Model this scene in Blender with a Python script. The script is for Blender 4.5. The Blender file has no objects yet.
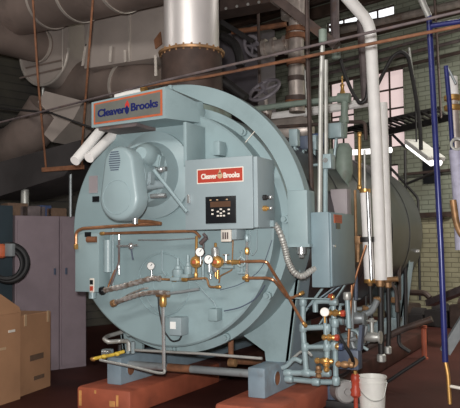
import bpy, bmesh, math, random
from mathutils import Vector, Matrix, noise
random.seed(7)
C = bpy.context.scene.collection
PI = math.pi
ZC = 1.67                                  # height of the boiler's axis above the floor
# ------------------------------------------------------------------ camera
F = 714.5; yaw = math.radians(27.03); pit = math.radians(3.36); rol = math.radians(-.7)
CP = Vector((3.349, -5.502, ZC - .159))
fw = Vector((-math.sin(yaw)*math.cos(pit), math.cos(yaw)*math.cos(pit), math.sin(pit)))
rr = Vector((math.cos(yaw), math.sin(yaw), 0)); uu = rr.cross(fw)
r2 = rr*math.cos(rol) + uu*math.sin(rol); u2 = -rr*math.sin(rol) + uu*math.cos(rol)
cam = bpy.data.objects.new('camera', bpy.data.cameras.new('camera')); C.objects.link(cam)
cam.matrix_world = Matrix(((r2.x, u2.x, -fw.x, CP.x), (r2.y, u2.y, -fw.y, CP.y), (r2.z, u2.z, -fw.z, CP.z), (0, 0, 0, 1)))
cam.data.sensor_width = 36; cam.data.lens = 36*F/460; cam.data.clip_end = 200; cam.data.clip_start = .05
bpy.context.scene.camera = cam
# surveying helpers: measured image point -> point on a real plane of the room
AX = dict(x=0, y=1, z=2)
def A(px, py, **k):
    d = fw*F + r2*(px-230) - u2*(py-204)
    (a, v), = k.items()
    if a == 'v':                          # room depth (wall aligned frame)
        n = NV; t = (v - CP.dot(n))/d.dot(n)
    else:
        i = AX[a]; t = (v - CP[i])/d[i]
    return CP + d*t
RA = math.radians(-17.4)
UV = Vector((math.cos(RA), math.sin(RA), 0)); NV = Vector((-math.sin(RA), math.cos(RA), 0))
def RM(u, v, z): return UV*u + NV*v + Vector((0, 0, z))
# ------------------------------------------------------------------ materials
def mat(name, col, rough=.5, metal=0, var=.12, scale=8, col2=None, bump=0, dirt=0, dcol=(.12, .07, .04), emit=None, es=1, trans=0, stretch=None):
    m = bpy.data.materials.new(name); m.use_nodes = True; nt = m.node_tree; N = nt.nodes; L = nt.links
    b = N['Principled BSDF']; b.inputs['Roughness'].default_value = rough; b.inputs['Metallic'].default_value = metal
    tc = N.new('ShaderNodeTexCoord'); mp = N.new('ShaderNodeMapping'); L.new(tc.outputs['Object'], mp.inputs[0])
    if stretch: mp.inputs['Scale'].default_value = stretch
    nz = N.new('ShaderNodeTexNoise'); nz.inputs['Scale'].default_value = scale; nz.inputs['Detail'].default_value = 5
    L.new(mp.outputs[0], nz.inputs[0])
    mx = N.new('ShaderNodeMix'); mx.data_type = 'RGBA'
    c2 = col2 or tuple(c*(1-var) for c in col); c1 = tuple(min(1, c*(1+var)) for c in col) if not col2 else col
    mx.inputs[6].default_value = (*c1, 1); mx.inputs[7].default_value = (*c2, 1)
    rp = N.new('ShaderNodeMapRange'); rp.inputs[1].default_value = .35; rp.inputs[2].default_value = .65
    L.new(nz.outputs[0], rp.inputs[0]); L.new(rp.outputs[0], mx.inputs[0]); out = mx.outputs[2]
    if dirt:
        n2 = N.new('ShaderNodeTexNoise'); n2.inputs['Scale'].default_value = scale*.45; n2.inputs['Detail'].default_value = 8; n2.inputs['Roughness'].default_value = .7
        L.new(mp.outputs[0], n2.inputs[0])
        r3 = N.new('ShaderNodeMapRange'); r3.inputs[1].default_value = .62-.2*dirt; r3.inputs[2].default_value = .78; L.new(n2.outputs[0], r3.inputs[0])
        m2 = N.new('ShaderNodeMix'); m2.data_type = 'RGBA'; L.new(out, m2.inputs[6]); m2.inputs[7].default_value = (*dcol, 1)
        L.new(r3.outputs[0], m2.inputs[0]); out = m2.outputs[2]
    L.new(out, b.inputs['Base Color'])
    if bump:
        bp = N.new('ShaderNodeBump'); bp.inputs['Strength'].default_value = bump; bp.inputs['Distance'].default_value = .02
        L.new(nz.outputs[0], bp.inputs['Height']); L.new(bp.outputs[0], b.inputs['Normal'])
    if emit: b.inputs['Emission Color'].default_value = (*emit, 1); b.inputs['Emission Strength'].default_value = es
    if trans: b.inputs['Transmission Weight'].default_value = trans
    return m
M = {}
M['paint'] = mat('boiler_paint', (.275, .365, .38), .45, 0, .05, 3, dirt=.15, dcol=(.21, .28, .29))
M['door'] = mat('door_paint', (.262, .352, .368), .48, 0, .06, 2.5, dirt=.25, dcol=(.205, .27, .28))
M['cover'] = mat('cover_paint', (.29, .378, .395), .36, 0, .04, 4)
M['panel'] = mat('panel_paint', (.29, .355, .375), .42, 0, .04, 5)
M['cabinet'] = mat('cabinet_paint', (.20, .275, .305), .42, 0, .06, 5)
M['skid'] = mat('skid_paint', (.215, .285, .335), .5, 0, .1, 5, dirt=.35, dcol=(.16, .14, .12))
M['lag'] = mat('lagging_steel', (.045, .045, .052), .32, .45, .2, 2, dirt=.3, dcol=(.08, .065, .055))
M['stack'] = mat('stack_steel', (.78, .74, .72), .42, .55, .08, 4, dirt=.15, dcol=(.32, .25, .2), stretch=(1, 1, .3))
M['collar'] = mat('burnt_collar', (.055, .034, .027), .7, .2, .3, 6, dirt=.4, dcol=(.04, .025, .02))
M['copper'] = mat('copper', (.56, .27, .14), .35, .7, .2, 9)
M['brass'] = mat('brass', (.62, .36, .12), .35, .7, .15, 12)
M['brassd'] = mat('brass_dull', (.34, .19, .09), .5, .4, .3, 12)
M['chrome'] = mat('chrome', (.66, .68, .68), .25, .75, .08, 8)
M['foil'] = mat('foil_jacket', (.72, .69, .66), .28, .6, .15, 30, col2=(.30, .22, .17), bump=.4)
M['steel'] = mat('grey_steel', (.33, .36, .37), .45, .4, .1, 8, dirt=.2)
M['conduit'] = mat('conduit_paint', (.29, .38, .40), .4, .1, .06, 8)
M['galv'] = mat('galvanised', (.50, .50, .47), .45, .5, .1, 8)
M['gpipe'] = mat('green_pipe', (.21, .26, .22), .55, 0, .12, 8, dirt=.3)
M['rust'] = mat('rusty_pipe', (.23, .10, .05), .75, .1, .3, 10, dirt=.4, dcol=(.12, .06, .04))
M['rustgrey'] = mat('weathered_pipe', (.15, .12, .12), .6, .2, .25, 8, dirt=.4, dcol=(.20, .10, .06))
M['black'] = mat('black_iron', (.022, .020, .020), .55, 0, .2, 10)
M['rubber'] = mat('black_rubber', (.015, .015, .016), .45, 0, .1, 10)
M['white'] = mat('white_insulation', (.90, .88, .85), .6, 0, .04, 8)
M['whitep'] = mat('white_plastic', (.78, .77, .72), .4, 0, .04, 8, dirt=.25, dcol=(.5, .4, .3))
M['blue'] = mat('blue_pole_paint', (.028, .034, .16), .3, .1, .15, 8)
M['bluebox'] = mat('blue_box', (.05, .075, .16), .4, 0, .15, 8)
M['slate'] = mat('slate_box', (.075, .095, .14), .5, 0, .1, 8)
M['red'] = mat('red_paint', (.45, .06, .03), .45, 0, .2, 10)
M['label_red'] = mat('label_red', (.42, .05, .03), .45, 0, .03, 10)
M['orange'] = mat('orange_paint', (.50, .12, .05), .5, 0, .1, 10)
M['yellow'] = mat('yellow_paint', (.72, .50, .07), .45, 0, .15, 20)
M['cream'] = mat('cream', (.75, .70, .62), .5, 0, .03, 10)
M['dial'] = mat('dial_face', (.85, .85, .82), .4, 0, .02, 10)
M['blacklab'] = mat('black_plate', (.012, .013, .015), .3, 0, .1, 10)
M['lcd'] = mat('display_window', (.10, .055, .035), .2, 0, .1, 10)
M['plate'] = mat('nameplate_metal', (.24, .245, .22), .35, .4, .08, 6)
M['ltr'] = mat('navy_ink', (.012, .018, .11), .4, 0, .03, 10)
M['logored'] = mat('logo_red', (.55, .05, .04), .4, 0, .03, 10)
M['duct'] = mat('brown_duct', (.25, .195, .17), .48, .3, .2, 1.6, dirt=.35, dcol=(.08, .065, .06))
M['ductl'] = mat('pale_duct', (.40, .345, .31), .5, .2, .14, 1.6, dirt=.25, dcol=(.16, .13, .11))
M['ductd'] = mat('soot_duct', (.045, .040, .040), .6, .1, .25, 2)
M['seam'] = mat('seam_band', (.52, .47, .42), .4, .4, .15, 6)
M['locker'] = mat('locker_paint', (.235, .185, .205), .55, 0, .06, 5)
M['lockd'] = mat('dark_cabinet', (.020, .035, .045), .5, 0, .1, 5)
M['card'] = mat('cardboard', (.40, .215, .115), .75, 0, .08, 3, dirt=.12, dcol=(.25, .13, .07))
M['cardin'] = mat('cardboard_print', (.14, .085, .055), .8, 0, .1, 30)
M['tape'] = mat('packing_tape', (.52, .36, .22), .3, 0, .05, 5)
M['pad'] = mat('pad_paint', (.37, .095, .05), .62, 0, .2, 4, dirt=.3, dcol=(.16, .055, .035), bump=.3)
M['padd'] = mat('shaded_pad_paint', (.055, .02, .016), .7, 0, .3, 4, dirt=.3, dcol=(.03, .02, .02), bump=.3)  # pad colour darkened to paint in the shade under the boiler rear
M['padch'] = mat('pad_chip', (.62, .30, .10), .7, 0, .2, 10)
M['wood'] = mat('dark_timber', (.085, .055, .042), .8, 0, .3, 3, stretch=(1, 8, 1))
M['iron'] = mat('brown_iron', (.075, .052, .045), .6, .2, .3, 6, dirt=.4, dcol=(.14, .07, .04))
M['insul'] = mat('silver_jacket', (.46, .40, .36), .4, .4, .2, 8, dirt=.3, dcol=(.2, .12, .08))
M['greyp'] = mat('grey_tank', (.20, .18, .20), .5, .1, .1, 3, dirt=.2)
M['motor'] = mat('motor_enamel', (.33, .32, .31), .4, .1, .1, 8)
M['lav'] = mat('lavender_webbing', (.42, .41, .52), .6, 0, .1, 20)
M['win'] = mat('frosted_daylight_pane', (.6, .5, .5), .6, 0, .08, 3, emit=(.80, .62, .60), es=.62)
M['winb'] = mat('clerestory_daylight_pane', (.8, .8, .8), .6, 0, .05, 3, emit=(.95, .97, 1), es=1.1)
M['tube'] = mat('lit_fluorescent_tube', (.9, .9, .9), .4, 0, .01, 3, emit=(1, .98, .94), es=1.6)
M['pinkbox'] = mat('beige_box', (.36, .32, .33), .5, 0, .05, 6)

def brick(name, c1, c2, mo, bw, bh, low=None, zsplit=0):
    m = mat(name, c1, .8); nt = m.node_tree; N = nt.nodes; L = nt.links; b = N['Principled BSDF']
    tc = N.new('ShaderNodeTexCoord'); sp = N.new('ShaderNodeSeparateXYZ'); cb = N.new('ShaderNodeCombineXYZ')
    L.new(tc.outputs['Object'], sp.inputs[0]); L.new(sp.outputs[0], cb.inputs[0]); L.new(sp.outputs[2], cb.inputs[1])
    def bt(a, c, mm):
        br = N.new('ShaderNodeTexBrick'); br.inputs['Scale'].default_value = 1; br.inputs['Brick Width'].default_value = bw
        br.inputs['Row Height'].default_value = bh; br.inputs['Mortar Size'].default_value = .011; br.inputs['Mortar Smooth'].default_value = .3
        br.inputs['Color1'].default_value = (*a, 1); br.inputs['Color2'].default_value = (*c, 1); br.inputs['Mortar'].default_value = (*mm, 1)
        L.new(cb.outputs[0], br.inputs[0]); return br
    br = bt(c1, c2, mo); out = br.outputs[0]
    if low:
        b2 = bt(*low); mx = N.new('ShaderNodeMix'); mx.data_type = 'RGBA'; gt = N.new('ShaderNodeMath'); gt.operation = 'GREATER_THAN'; gt.inputs[1].default_value = zsplit
        L.new(sp.outputs[2], gt.inputs[0]); L.new(gt.outputs[0], mx.inputs[0]); L.new(b2.outputs[0], mx.inputs[6]); L.new(br.outputs[0], mx.inputs[7]); out = mx.outputs[2]
    n = N.new('ShaderNodeTexNoise'); n.inputs['Scale'].default_value = 1.3; n.inputs['Detail'].default_value = 8; L.new(tc.outputs['Object'], n.inputs[0])
    mr = N.new('ShaderNodeMapRange'); mr.inputs[1].default_value = .45; mr.inputs[2].default_value = .75; mr.inputs[4].default_value = .6; L.new(n.outputs[0], mr.inputs[0])
    m3 = N.new('ShaderNodeMix'); m3.data_type = 'RGBA'; L.new(mr.outputs[0], m3.inputs[0]); L.new(out, m3.inputs[6]); m3.inputs[7].default_value = (.13, .12, .085, 1)
    L.new(m3.outputs[2], b.inputs['Base Color'])
    bp = N.new('ShaderNodeBump'); bp.inputs['Strength'].default_value = .6; bp.inputs['Distance'].default_value = .01; L.new(br.outputs[1], bp.inputs['Height']); bp.invert = True
    L.new(bp.outputs[0], b.inputs['Normal']); return m
M['brick'] = brick('painted_brick', (.30, .32, .255), (.27, .29, .225), (.17, .18, .14), .30, .095, ((.42, .39, .26), (.36, .335, .22), (.22, .2, .13)), 2.05)
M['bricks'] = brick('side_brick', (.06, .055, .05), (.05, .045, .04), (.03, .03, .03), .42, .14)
M['floor'] = mat('red_floor', (.066, .020, .016), .65, 0, .2, 1.2, dirt=.5, dcol=(.045, .026, .026), bump=.12)

for k_ in ('floor', 'padd', 'wood'): M[k_].node_tree.nodes['Principled BSDF'].inputs['Specular IOR Level'].default_value = .2
# ------------------------------------------------------------------ mesh builder
class MB:
    def __init__(s): s.b = bmesh.new()
    def _add(s, vs, fs):
        v = [s.b.verts.new(p) for p in vs]; out = []
        for f in fs:
            try: out.append(s.b.faces.new([v[i] for i in f]))
            except ValueError: pass
        return out
    def box(s, x0, x1, y0, y1, z0, z1, mtx=None, bev=0):
        vs = [Vector((x, y, z)) for x in (x0, x1) for y in (y0, y1) for z in (z0, z1)]
        if mtx: vs = [mtx @ v for v in vs]
        f = s._add(vs, [(0, 1, 3, 2), (4, 6, 7, 5), (0, 4, 5, 1), (2, 3, 7, 6), (0, 2, 6, 4), (1, 5, 7, 3)])
        if bev:
            es = list({e for q in f for e in q.edges}); bmesh.ops.bevel(s.b, geom=es, offset=bev, segments=2, affect='EDGES', profile=.5)
        return s
    def obox(s, c, ax, ay, az, bev=0):      # oriented box: centre, three half axes
        c = Vector(c); vs = [c+ax*i+ay*j+az*k for i in (-1, 1) for j in (-1, 1) for k in (-1, 1)]
        f = s._add(vs, [(0, 1, 3, 2), (4, 6, 7, 5), (0, 4, 5, 1), (2, 3, 7, 6), (0, 2, 6, 4), (1, 5, 7, 3)])
        if bev:
            es = list({e for q in f for e in q.edges}); bmesh.ops.bevel(s.b, geom=es, offset=bev, segments=2, affect='EDGES')
        return s
    def bar(s, p, q, w, h=None, up=(0, 0, 1)):
        p = Vector(p); q = Vector(q); d = (q-p); u = Vector(up)
        sd = d.cross(u)
        if sd.length < 1e-6: sd = d.cross(Vector((1, 0, 0)))
        sd.normalize(); t = sd.cross(d).normalized()
        return s.obox((p+q)/2, d/2, sd*w/2, t*(h or w)/2)
    def prism(s, poly, off, bev=0):
        n = len(poly); off = Vector(off); vs = [Vector(p) for p in poly] + [Vector(p)+off for p in poly]
        f = s._add(vs, [tuple(range(n)), tuple(range(2*n-1, n-1, -1))] + [(i, i+n, (i+1) % n+n, (i+1) % n) for i in range(n)])
        if bev:
            es = list({e for q in f for e in q.edges}); bmesh.ops.bevel(s.b, geom=es, offset=bev, segments=2, affect='EDGES')
        return s
    def lathe(s, o, ax, prof, n=32, cap=True):       # prof: (distance along axis, radius)
        o = Vector(o); ax = Vector(ax).normalized(); a = ax.orthogonal().normalized(); b = ax.cross(a)
        rings = [[s.b.verts.new(o+ax*t+(a*math.cos(2*PI*i/n)+b*math.sin(2*PI*i/n))*r) for i in range(n)] for t, r in prof]
        for p, q in zip(rings, rings[1:]):
            for i in range(n): s.b.faces.new((p[i], p[(i+1) % n], q[(i+1) % n], q[i]))
        if cap:
            s.b.faces.new(rings[0][::-1]); s.b.faces.new(rings[-1])
        return s
    def cyl(s, p, q, r, r1=None, n=20):
        p = Vector(p); q = Vector(q); return s.lathe(p, q-p, [(0, r), ((q-p).length, r if r1 is None else r1)], n)
    def ball(s, c, r, n=14, sc=(1, 1, 1)):
        bmesh.ops.create_uvsphere(s.b, u_segments=n, v_segments=n//2+1, radius=r, matrix=Matrix.Translation(c) @ Matrix.Diagonal((*sc, 1))); return s
    def tube(s, pts, r, n=10, fil=None, rip=None, cap=True):
        P = [Vector(p) for p in pts]; fil = r*2.5 if fil is None else fil; Q = [P[0]]
        for i in range(1, len(P)-1):
            a, b, c = P[i-1], P[i], P[i+1]; d1 = (a-b); d2 = (c-b); f = min(fil, d1.length*.45, d2.length*.45)
            if d1.length < 1e-5 or d2.length < 1e-5: continue
            p0 = b+d1.normalized()*f; p2 = b+d2.normalized()*f
            for k in range(6):
                t = k/5; Q.append(p0*(1-t)**2+b*2*t*(1-t)+p2*t*t)
        Q.append(P[-1])
        if rip:                                       # ribbed flexible hose
            R = [Q[0]]
            for a, b in zip(Q, Q[1:]):
                k = max(1, int((b-a).length/rip))
                R += [a.lerp(b, (j+1)/k) for j in range(k)]
            Q = R
        up = None; rings = []
        for i, q in enumerate(Q):
            d = (Q[min(i+1, len(Q)-1)]-Q[max(i-1, 0)]).normalized()
            if up is None: up = d.orthogonal().normalized()
            up = (up-d*up.dot(d)); up = up.normalized() if up.length > 1e-6 else d.orthogonal().normalized()
            b = d.cross(up); rad = r*(1.0 if not rip or i % 2 else .8)
            rings.append([s.b.verts.new(q+(up*math.cos(2*PI*k/n)+b*math.sin(2*PI*k/n))*rad) for k in range(n)])
        for p, q in zip(rings, rings[1:]):
            for k in range(n): s.b.faces.new((p[k], p[(k+1) % n], q[(k+1) % n], q[k]))
        if cap: s.b.faces.new(rings[0][::-1]); s.b.faces.new(rings[-1])
        return s
    def torus(s, c, ax, R, r, n=36, k=8, sq=1):
        c = Vector(c); ax = Vector(ax).normalized(); a = ax.orthogonal().normalized(); b = ax.cross(a); rings = []
        for i in range(n):
            t = 2*PI*i/n; e = a*math.cos(t)+b*math.sin(t)
            rings.append([s.b.verts.new(c+e*(R+r*math.cos(2*PI*j/k))+ax*r*math.sin(2*PI*j/k)*sq) for j in range(k)])
        for i in range(n):
            p, q = rings[i], rings[(i+1) % n]
            for j in range(k): s.b.faces.new((p[j], p[(j+1) % k], q[(j+1) % k], q[j]))
        return s
    def build(s, name, m, parent=None, label=None, ang=35):
        bmesh.ops.recalc_face_normals(s.b, faces=s.b.faces)
        me = bpy.data.meshes.new(name); s.b.to_mesh(me); s.b.free()
        for p in me.polygons: p.use_smooth = True
        me.set_sharp_from_angle(angle=math.radians(ang))
        me.materials.append(M[m] if isinstance(m, str) else m)
        o = bpy.data.objects.new(name, me); C.objects.link(o)
        if parent:
            o.parent = parent; pt = parent; off = Vector((0, 0, 0))
            while pt: off += Vector(pt.location); pt = pt.parent
            me.transform(Matrix.Translation(-off))
        if label: o['label'] = label
        return o
def tag(o, label, cat, group=None, kind=None):
    o['label'] = label; o['category'] = cat
    if group: o['group'] = group
    if kind: o['kind'] = kind
    return o
def thing(name, loc, label, cat, group=None):
    o = bpy.data.objects.new(name, None); C.objects.link(o); o.location = loc; o.empty_display_size = .1
    return tag(o, label, cat, group)
def struct(o): o['kind'] = 'structure'; return o
def text(s, name, m, parent, org, xa, ya, w, h, thick=.003, off=.012, label=None):
    cu = bpy.data.curves.new(name, 'FONT'); cu.body = s; cu.size = 1; cu.offset = off; cu.extrude = .5; cu.align_x = 'CENTER'; cu.align_y = 'CENTER'
    t = bpy.data.objects.new('tmp', cu); C.objects.link(t); bpy.context.view_layer.update()
    me = bpy.data.meshes.new_from_object(t.evaluated_get(bpy.context.evaluated_depsgraph_get())); bpy.data.objects.remove(t); bpy.data.curves.remove(cu)
    xs = [v.co.x for v in me.vertices]; ys = [v.co.y for v in me.vertices]; cx = (max(xs)+min(xs))/2; cy = (max(ys)+min(ys))/2
    sx = w/(max(xs)-min(xs)); sy = h/(max(ys)-min(ys)); xa = Vector(xa).normalized(); ya = Vector(ya).normalized(); za = xa.cross(ya); org = Vector(org)
    off_ = Vector((0, 0, 0)); pt = parent
    while pt: off_ += Vector(pt.location); pt = pt.parent
    for v in me.vertices: v.co = org+xa*(v.co.x-cx)*sx+ya*(v.co.y-cy)*sy+za*(v.co.z)*thick-off_
    bb = bmesh.new()                        # heavier strokes: the same glyphs again, slightly shifted
    for k, (du, dv_) in enumerate(((0, 0), (.009*w, 0), (-.009*w, 0), (0, .0008), (0, -.0008))):
        m2 = me.copy(); m2.transform(Matrix.Translation(xa*du+ya*dv_+za*thick*.02*k)); bb.from_mesh(m2); bpy.data.meshes.remove(m2)
    bb.to_mesh(me); bb.free()
    me.name = name; me.materials.clear(); me.materials.append(M[m]); o = bpy.data.objects.new(name, me); C.objects.link(o); o.parent = parent
    if label: o['label'] = label
    return o
def Z(z): return z+ZC
def ring_pts(R, y, a0, a1, n):
    return [Vector((R*math.cos(a0+(a1-a0)*i/n), y, ZC+R*math.sin(a0+(a1-a0)*i/n))) for i in range(n+1)]
X_, Y_, Z_ = Vector((1, 0, 0)), Vector((0, 1, 0)), Vector((0, 0, 1))

# ================================================================== SETTING
VW, UL, UR, VF, H = 8.6, -6.8, 7.5, -9, 6.95
def room(name, m, u0, u1, v0, v1, z0, z1):
    b = MB(); b.box(u0, u1, v0, v1, z0, z1); o = b.build(name, m); o.rotation_euler = (0, 0, RA); return struct(o)
room('floor', 'floor', UL-.2, UR+.2, VF-.2, VW+.2, -.2, 0)
room('ceiling', 'wood', UL-.2, UR+.2, VF-.2, VW+.2, H, H+.2)
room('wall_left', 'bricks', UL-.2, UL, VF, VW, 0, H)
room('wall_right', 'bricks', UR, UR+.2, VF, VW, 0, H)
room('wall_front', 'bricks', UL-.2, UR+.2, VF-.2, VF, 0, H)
def uz(px, py, v=VW):
    p = A(px, py, v=v); return p.dot(UV), p.z
# back wall with its window openings
wins = []
for (xa, ya, xb, yb, nx, nz_) in ((329, 82, 353, 190, 2, 6), (373, 73, 403, 150, 2, 4), (384, 165, 398, 215, 1, 2)):
    u0, zt = uz(xa, ya); u1, _ = uz(xb, ya); _, zb = uz(xa, yb); wins.append((u0, u1, zb, zt, nx, nz_, 'win'))
u0, zt = uz(326, 8); u1, _ = uz(394, 8); wins.append((u0, u1, 6.27, 6.50, 4, 1, 'winb'))
us = sorted({UL, UR, *[w[0] for w in wins], *[w[1] for w in wins]}); zs = sorted({0, H, *[w[2] for w in wins], *[w[3] for w in wins]})
b = MB()
for i in range(len(us)-1):
    for j in range(len(zs)-1):
        cu_, cz = (us[i]+us[i+1])/2, (zs[j]+zs[j+1])/2
        if not any(w[0] < cu_ < w[1] and w[2] < cz < w[3] for w in wins): b.box(us[i], us[i+1], VW, VW+.3, zs[j], zs[j+1])
wb = b.build('wall_back', 'brick'); wb.rotation_euler = (0, 0, RA); struct(wb)
for k, (u0, u1, z0, z1, nx, nz_, pm) in enumerate(wins):
    b = MB(); t = .03
    for x in (u0, u1): b.box(x-t, x+t, VW+.04, VW+.12, z0, z1)
    for z in (z0, z1): b.box(u0, u1, VW+.04, VW+.12, z-t, z+t)
    for i in range(1, nx): x = u0+(u1-u0)*i/nx; b.box(x-.018, x+.018, VW+.05, VW+.10, z0, z1)
    for i in range(1, nz_): z = z0+(z1-z0)*i/nz_; b.box(u0, u1, VW+.05, VW+.10, z-.018, z+.018)
    f = b.build('window_%d' % (k+1), 'iron'); f.rotation_euler = (0, 0, RA); struct(f)
    b = MB(); b.box(u0, u1, VW+.07, VW+.08, z0, z1); p = b.build('window_pane', pm); p.parent = f
for i, (z0_, z1_) in enumerate(((5.92, 6.14), (6.62, 6.86))):
    b = MB(); b.box(UL, UR, VW-.16, VW-.01, z0_, z1_); o = b.build('trim_%d' % (i+8), 'wood'); o.rotation_euler = (0, 0, RA); struct(o)
# dark doorway opening on the right, recessed
u0, zt = uz(423, 158); u1, zb = uz(438, 183)
b = MB(); b.box(u0, u1, VW-.02, VW+.01, zb, zt); o = b.build('window_5', 'blacklab'); o.rotation_euler = (0, 0, RA); struct(o)
# steel lintel and ledges on the back wall
for i, (xa, ya, xb, yb, th) in enumerate(((395, 214, 452, 216, .10), (404, 173, 460, 166, .05))):
    ua, za = uz(xa, ya, VW-.05); ub, z_ = uz(xb, yb, VW-.05); b = MB(); b.box(ua, ub, VW-.08, VW, za-th, za)
    o = b.build('trim_%d' % (i+1), 'iron'); o.rotation_euler = (0, 0, RA); struct(o)
# timber ceiling joists
for i, v in enumerate((6.6, 7.6, 4.8, 3.0)):
    b = MB(); b.box(UL, UR, v, v+.18, H-.3, H); o = b.build('trim_%d' % (i+3), 'wood'); o.rotation_euler = (0, 0, RA); struct(o)

# ================================================================== CONCRETE PADS
padL = tag(MB().box(-1.03, -.42, -.13, 1.6, 0, .22, bev=.03).build('concrete_pad', 'pad'), 'red painted concrete pad under front of left skid beam', 'concrete pad')
padR = tag(MB().box(.5, 1.06, -.25, 1.3, 0, .22, bev=.03).build('concrete_pad', 'pad'), 'red painted concrete pad under the right skid beam, beside the white bucket', 'concrete pad')
tag(MB().box(.5, 1.05, 1.31, 5.5, 0, .22, bev=.03).build('concrete_pad', 'padd'), 'concrete pad coloured dark brown for shade behind the white bucket under the boiler rear', 'concrete pad')
tag(MB().box(-1.0, -.42, 1.61, 5.5, 0, .22, bev=.03).build('concrete_pad', 'padd'), 'concrete pad coloured dark for shade under the left rear of the boiler', 'concrete pad')
for px, py, w, h in ((80, 398, .03, .14), (95, 392, .02, .03), (117, 401, .025, .1), (112, 404, .06, .05)):
    p = A(px, py, y=-.135); b = MB(); b.box(p.x-w/2, p.x+w/2, -.134, -.129, max(.01, p.z-h/2), p.z+h/2); b.build('paint_chip', 'padch', padL, 'worn orange-yellow paint chip')

# ================================================================== BOILER
boiler = thing('fire_tube_boiler', (0, 2.5, .22), 'huge pale blue-grey horizontal boiler with round front door on red pads', 'boiler')
# skid
for s in (-1, 1):
    x0, x1 = (.66, .82) if s > 0 else (-.82, -.66)
    b = MB(); b.box(x0, x1, .06, 5.1, .22, .475, bev=.012)
    sk = b.build('skid_beam', 'skid', boiler)
    p = A(277, 380, x=.82) if s > 0 else A(130.6, 368, x=-.66)
    xx = x1+.001
    b = MB(); b.lathe((xx-.002, p.y, .35), X_, [(0, .062), (.006, .062)], 24); b.build('round_hole', 'rust', sk, 'round rusty opening in the beam side')
    b = MB(); b.torus((xx+.003, p.y, .35), X_, .064, .006, 24, 6); b.build('hole_rim', 'skid', sk)
p0 = A(135, 362, y=.18); p1 = A(252, 373, y=.18)
b = MB(); b.cyl((-.66, .2, .395), (.66, .2, .395), .035); cb = b.build('cross_pipe', 'steel', boiler)
b = MB(); b.cyl((-.22, .2, .395), (.02, .2, .395), .0365); b.build('rust_patch', 'rust', cb, 'rust-stained stretch of the cross pipe')
# shell
MB().lathe((0, .06, ZC), Y_, [(0, 1.08), (.5, 1.08)], 96).build('front_shell_section', 'paint', boiler)
sh = MB().lathe((0, .56, ZC), Y_, [(0, 1.085), (4.55, 1.085)], 96).build('shell_jacket', 'lag', boiler, 'dull metal lagging over the shell')
for y in (1.5, 2.45, 3.4, 4.35):
    MB().lathe((0, y, ZC), Y_, [(0, 1.088), (.0, 1.092), (.04, 1.092), (.04, 1.088)], 96, cap=False).build('jacket_band', 'lag', sh)
MB().lathe((0, 5.11, ZC), Y_, [(0, 1.086), (.05, 1.086), (.1, 1.0), (.14, .6)], 64).build('rear_head', 'lag', boiler)
# flange + door
MB().lathe((0, 0, ZC), Y_, [(0, 1.1), (.06, 1.1)], 96).build('front_flange', 'paint', boiler)
door = MB().lathe((0, -.18, ZC), Y_, [(0, 0.001), (0, 1.013), (.012, 1.028), (.18, 1.028)], 128, cap=False).build('front_door', 'door', boiler, 'round pale blue-grey front door')
for a in (3, -33, -62, -92, -118, 28, 50, 75, 105, 130, 155, 180, 205, 225):
    t = math.radians(a); c = Vector((1.066*math.cos(t), 0, ZC+1.066*math.sin(t)))
    b = MB(); b.cyl(c+Y_*-.035, c+Y_*0, .036, n=12); b.cyl(c+Y_*-.06, c+Y_*-.035, .022, n=6); b.build('flange_bolt', 'paint', boiler)
# faint circular access cover on the door
p = A(163, 284, y=-.18); MB().torus((p.x, -.185, p.z), Y_, .27, .008, 48, 6, .8).build('access_ring', 'door', door)
MB().torus((p.x, -.185, p.z), Y_, .10, .006, 36, 6, .8).build('access_ring', 'door', door)
# saddles
for (ya, yb) in ((.42, .46), (4.6, 4.64)):
    for s in (-1, 1):
        pts = [(s*.45, ya, ZC-.98), (s*1.02, ya, ZC-.33), (s*.90, ya, .50), (s*.86, ya, .475), (s*.67, ya, .475), (s*.66, ya, .56)]
        b = MB(); b.prism(pts, (0, yb-ya, 0)); sd = b.build('saddle_plate', 'paint', boiler)
        b = MB(); b.prism([(s*.86, ya, .475), (s*.885, ya, .475), (s*1.01, ya, ZC-.36), (s*.985, ya, ZC-.36)], (0, .30, 0)); b.build('gusset', 'skid', sd)
# drain pipe under the door
a = A(231, 343, y=.35); b_ = A(231, 361, y=.35); c_ = A(262, 363, y=.8)
b = MB(); b.tube([a+Z_*.1, b_, c_], .026); dp = b.build('drain_pipe', 'rust', boiler, 'rusty drain pipe')
b = MB(); b.cyl(b_-Z_*.015-X_*.02, b_-Z_*.015+X_*.05, .036); b.build('pipe_elbow', 'brassd', dp)
# davit
o_, i_ = ring_pts(1.29, -.07, math.radians(11), math.radians(99), 40), ring_pts(1.145, -.07, math.radians(11), math.radians(99), 40)
b = MB()
n = len(o_); V = [b.b.verts.new(p+Y_*dy) for dy in (0, .12) for p in (*o_, *i_)]; m_ = 2*n
for i in range(n-1):
    b.b.faces.new((V[i], V[i+1], V[n+i+1], V[n+i])); b.b.faces.new((V[m_+i], V[m_+n+i], V[m_+n+i+1], V[m_+i+1]))
    b.b.faces.new((V[i], V[m_+i], V[m_+i+1], V[i+1])); b.b.faces.new((V[n+i], V[n+i+1], V[m_+n+i+1], V[m_+n+i]))
b.b.faces.new((V[0], V[n], V[m_+n], V[m_])); b.b.faces.new((V[n-1], V[m_+n-1], V[m_+2*n-1], V[2*n-1]))
dav = b.build('davit_arm', 'paint', boiler, 'curved door davit arm arching over the door')
b = MB(); b.box(1.125, 1.298, -.12, .06, Z(-.155), Z(.285), bev=.008); b.box(1.105, 1.315, -.13, .08, Z(-.175), Z(-.15)); b.build('hinge_post', 'paint', dav)
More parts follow.
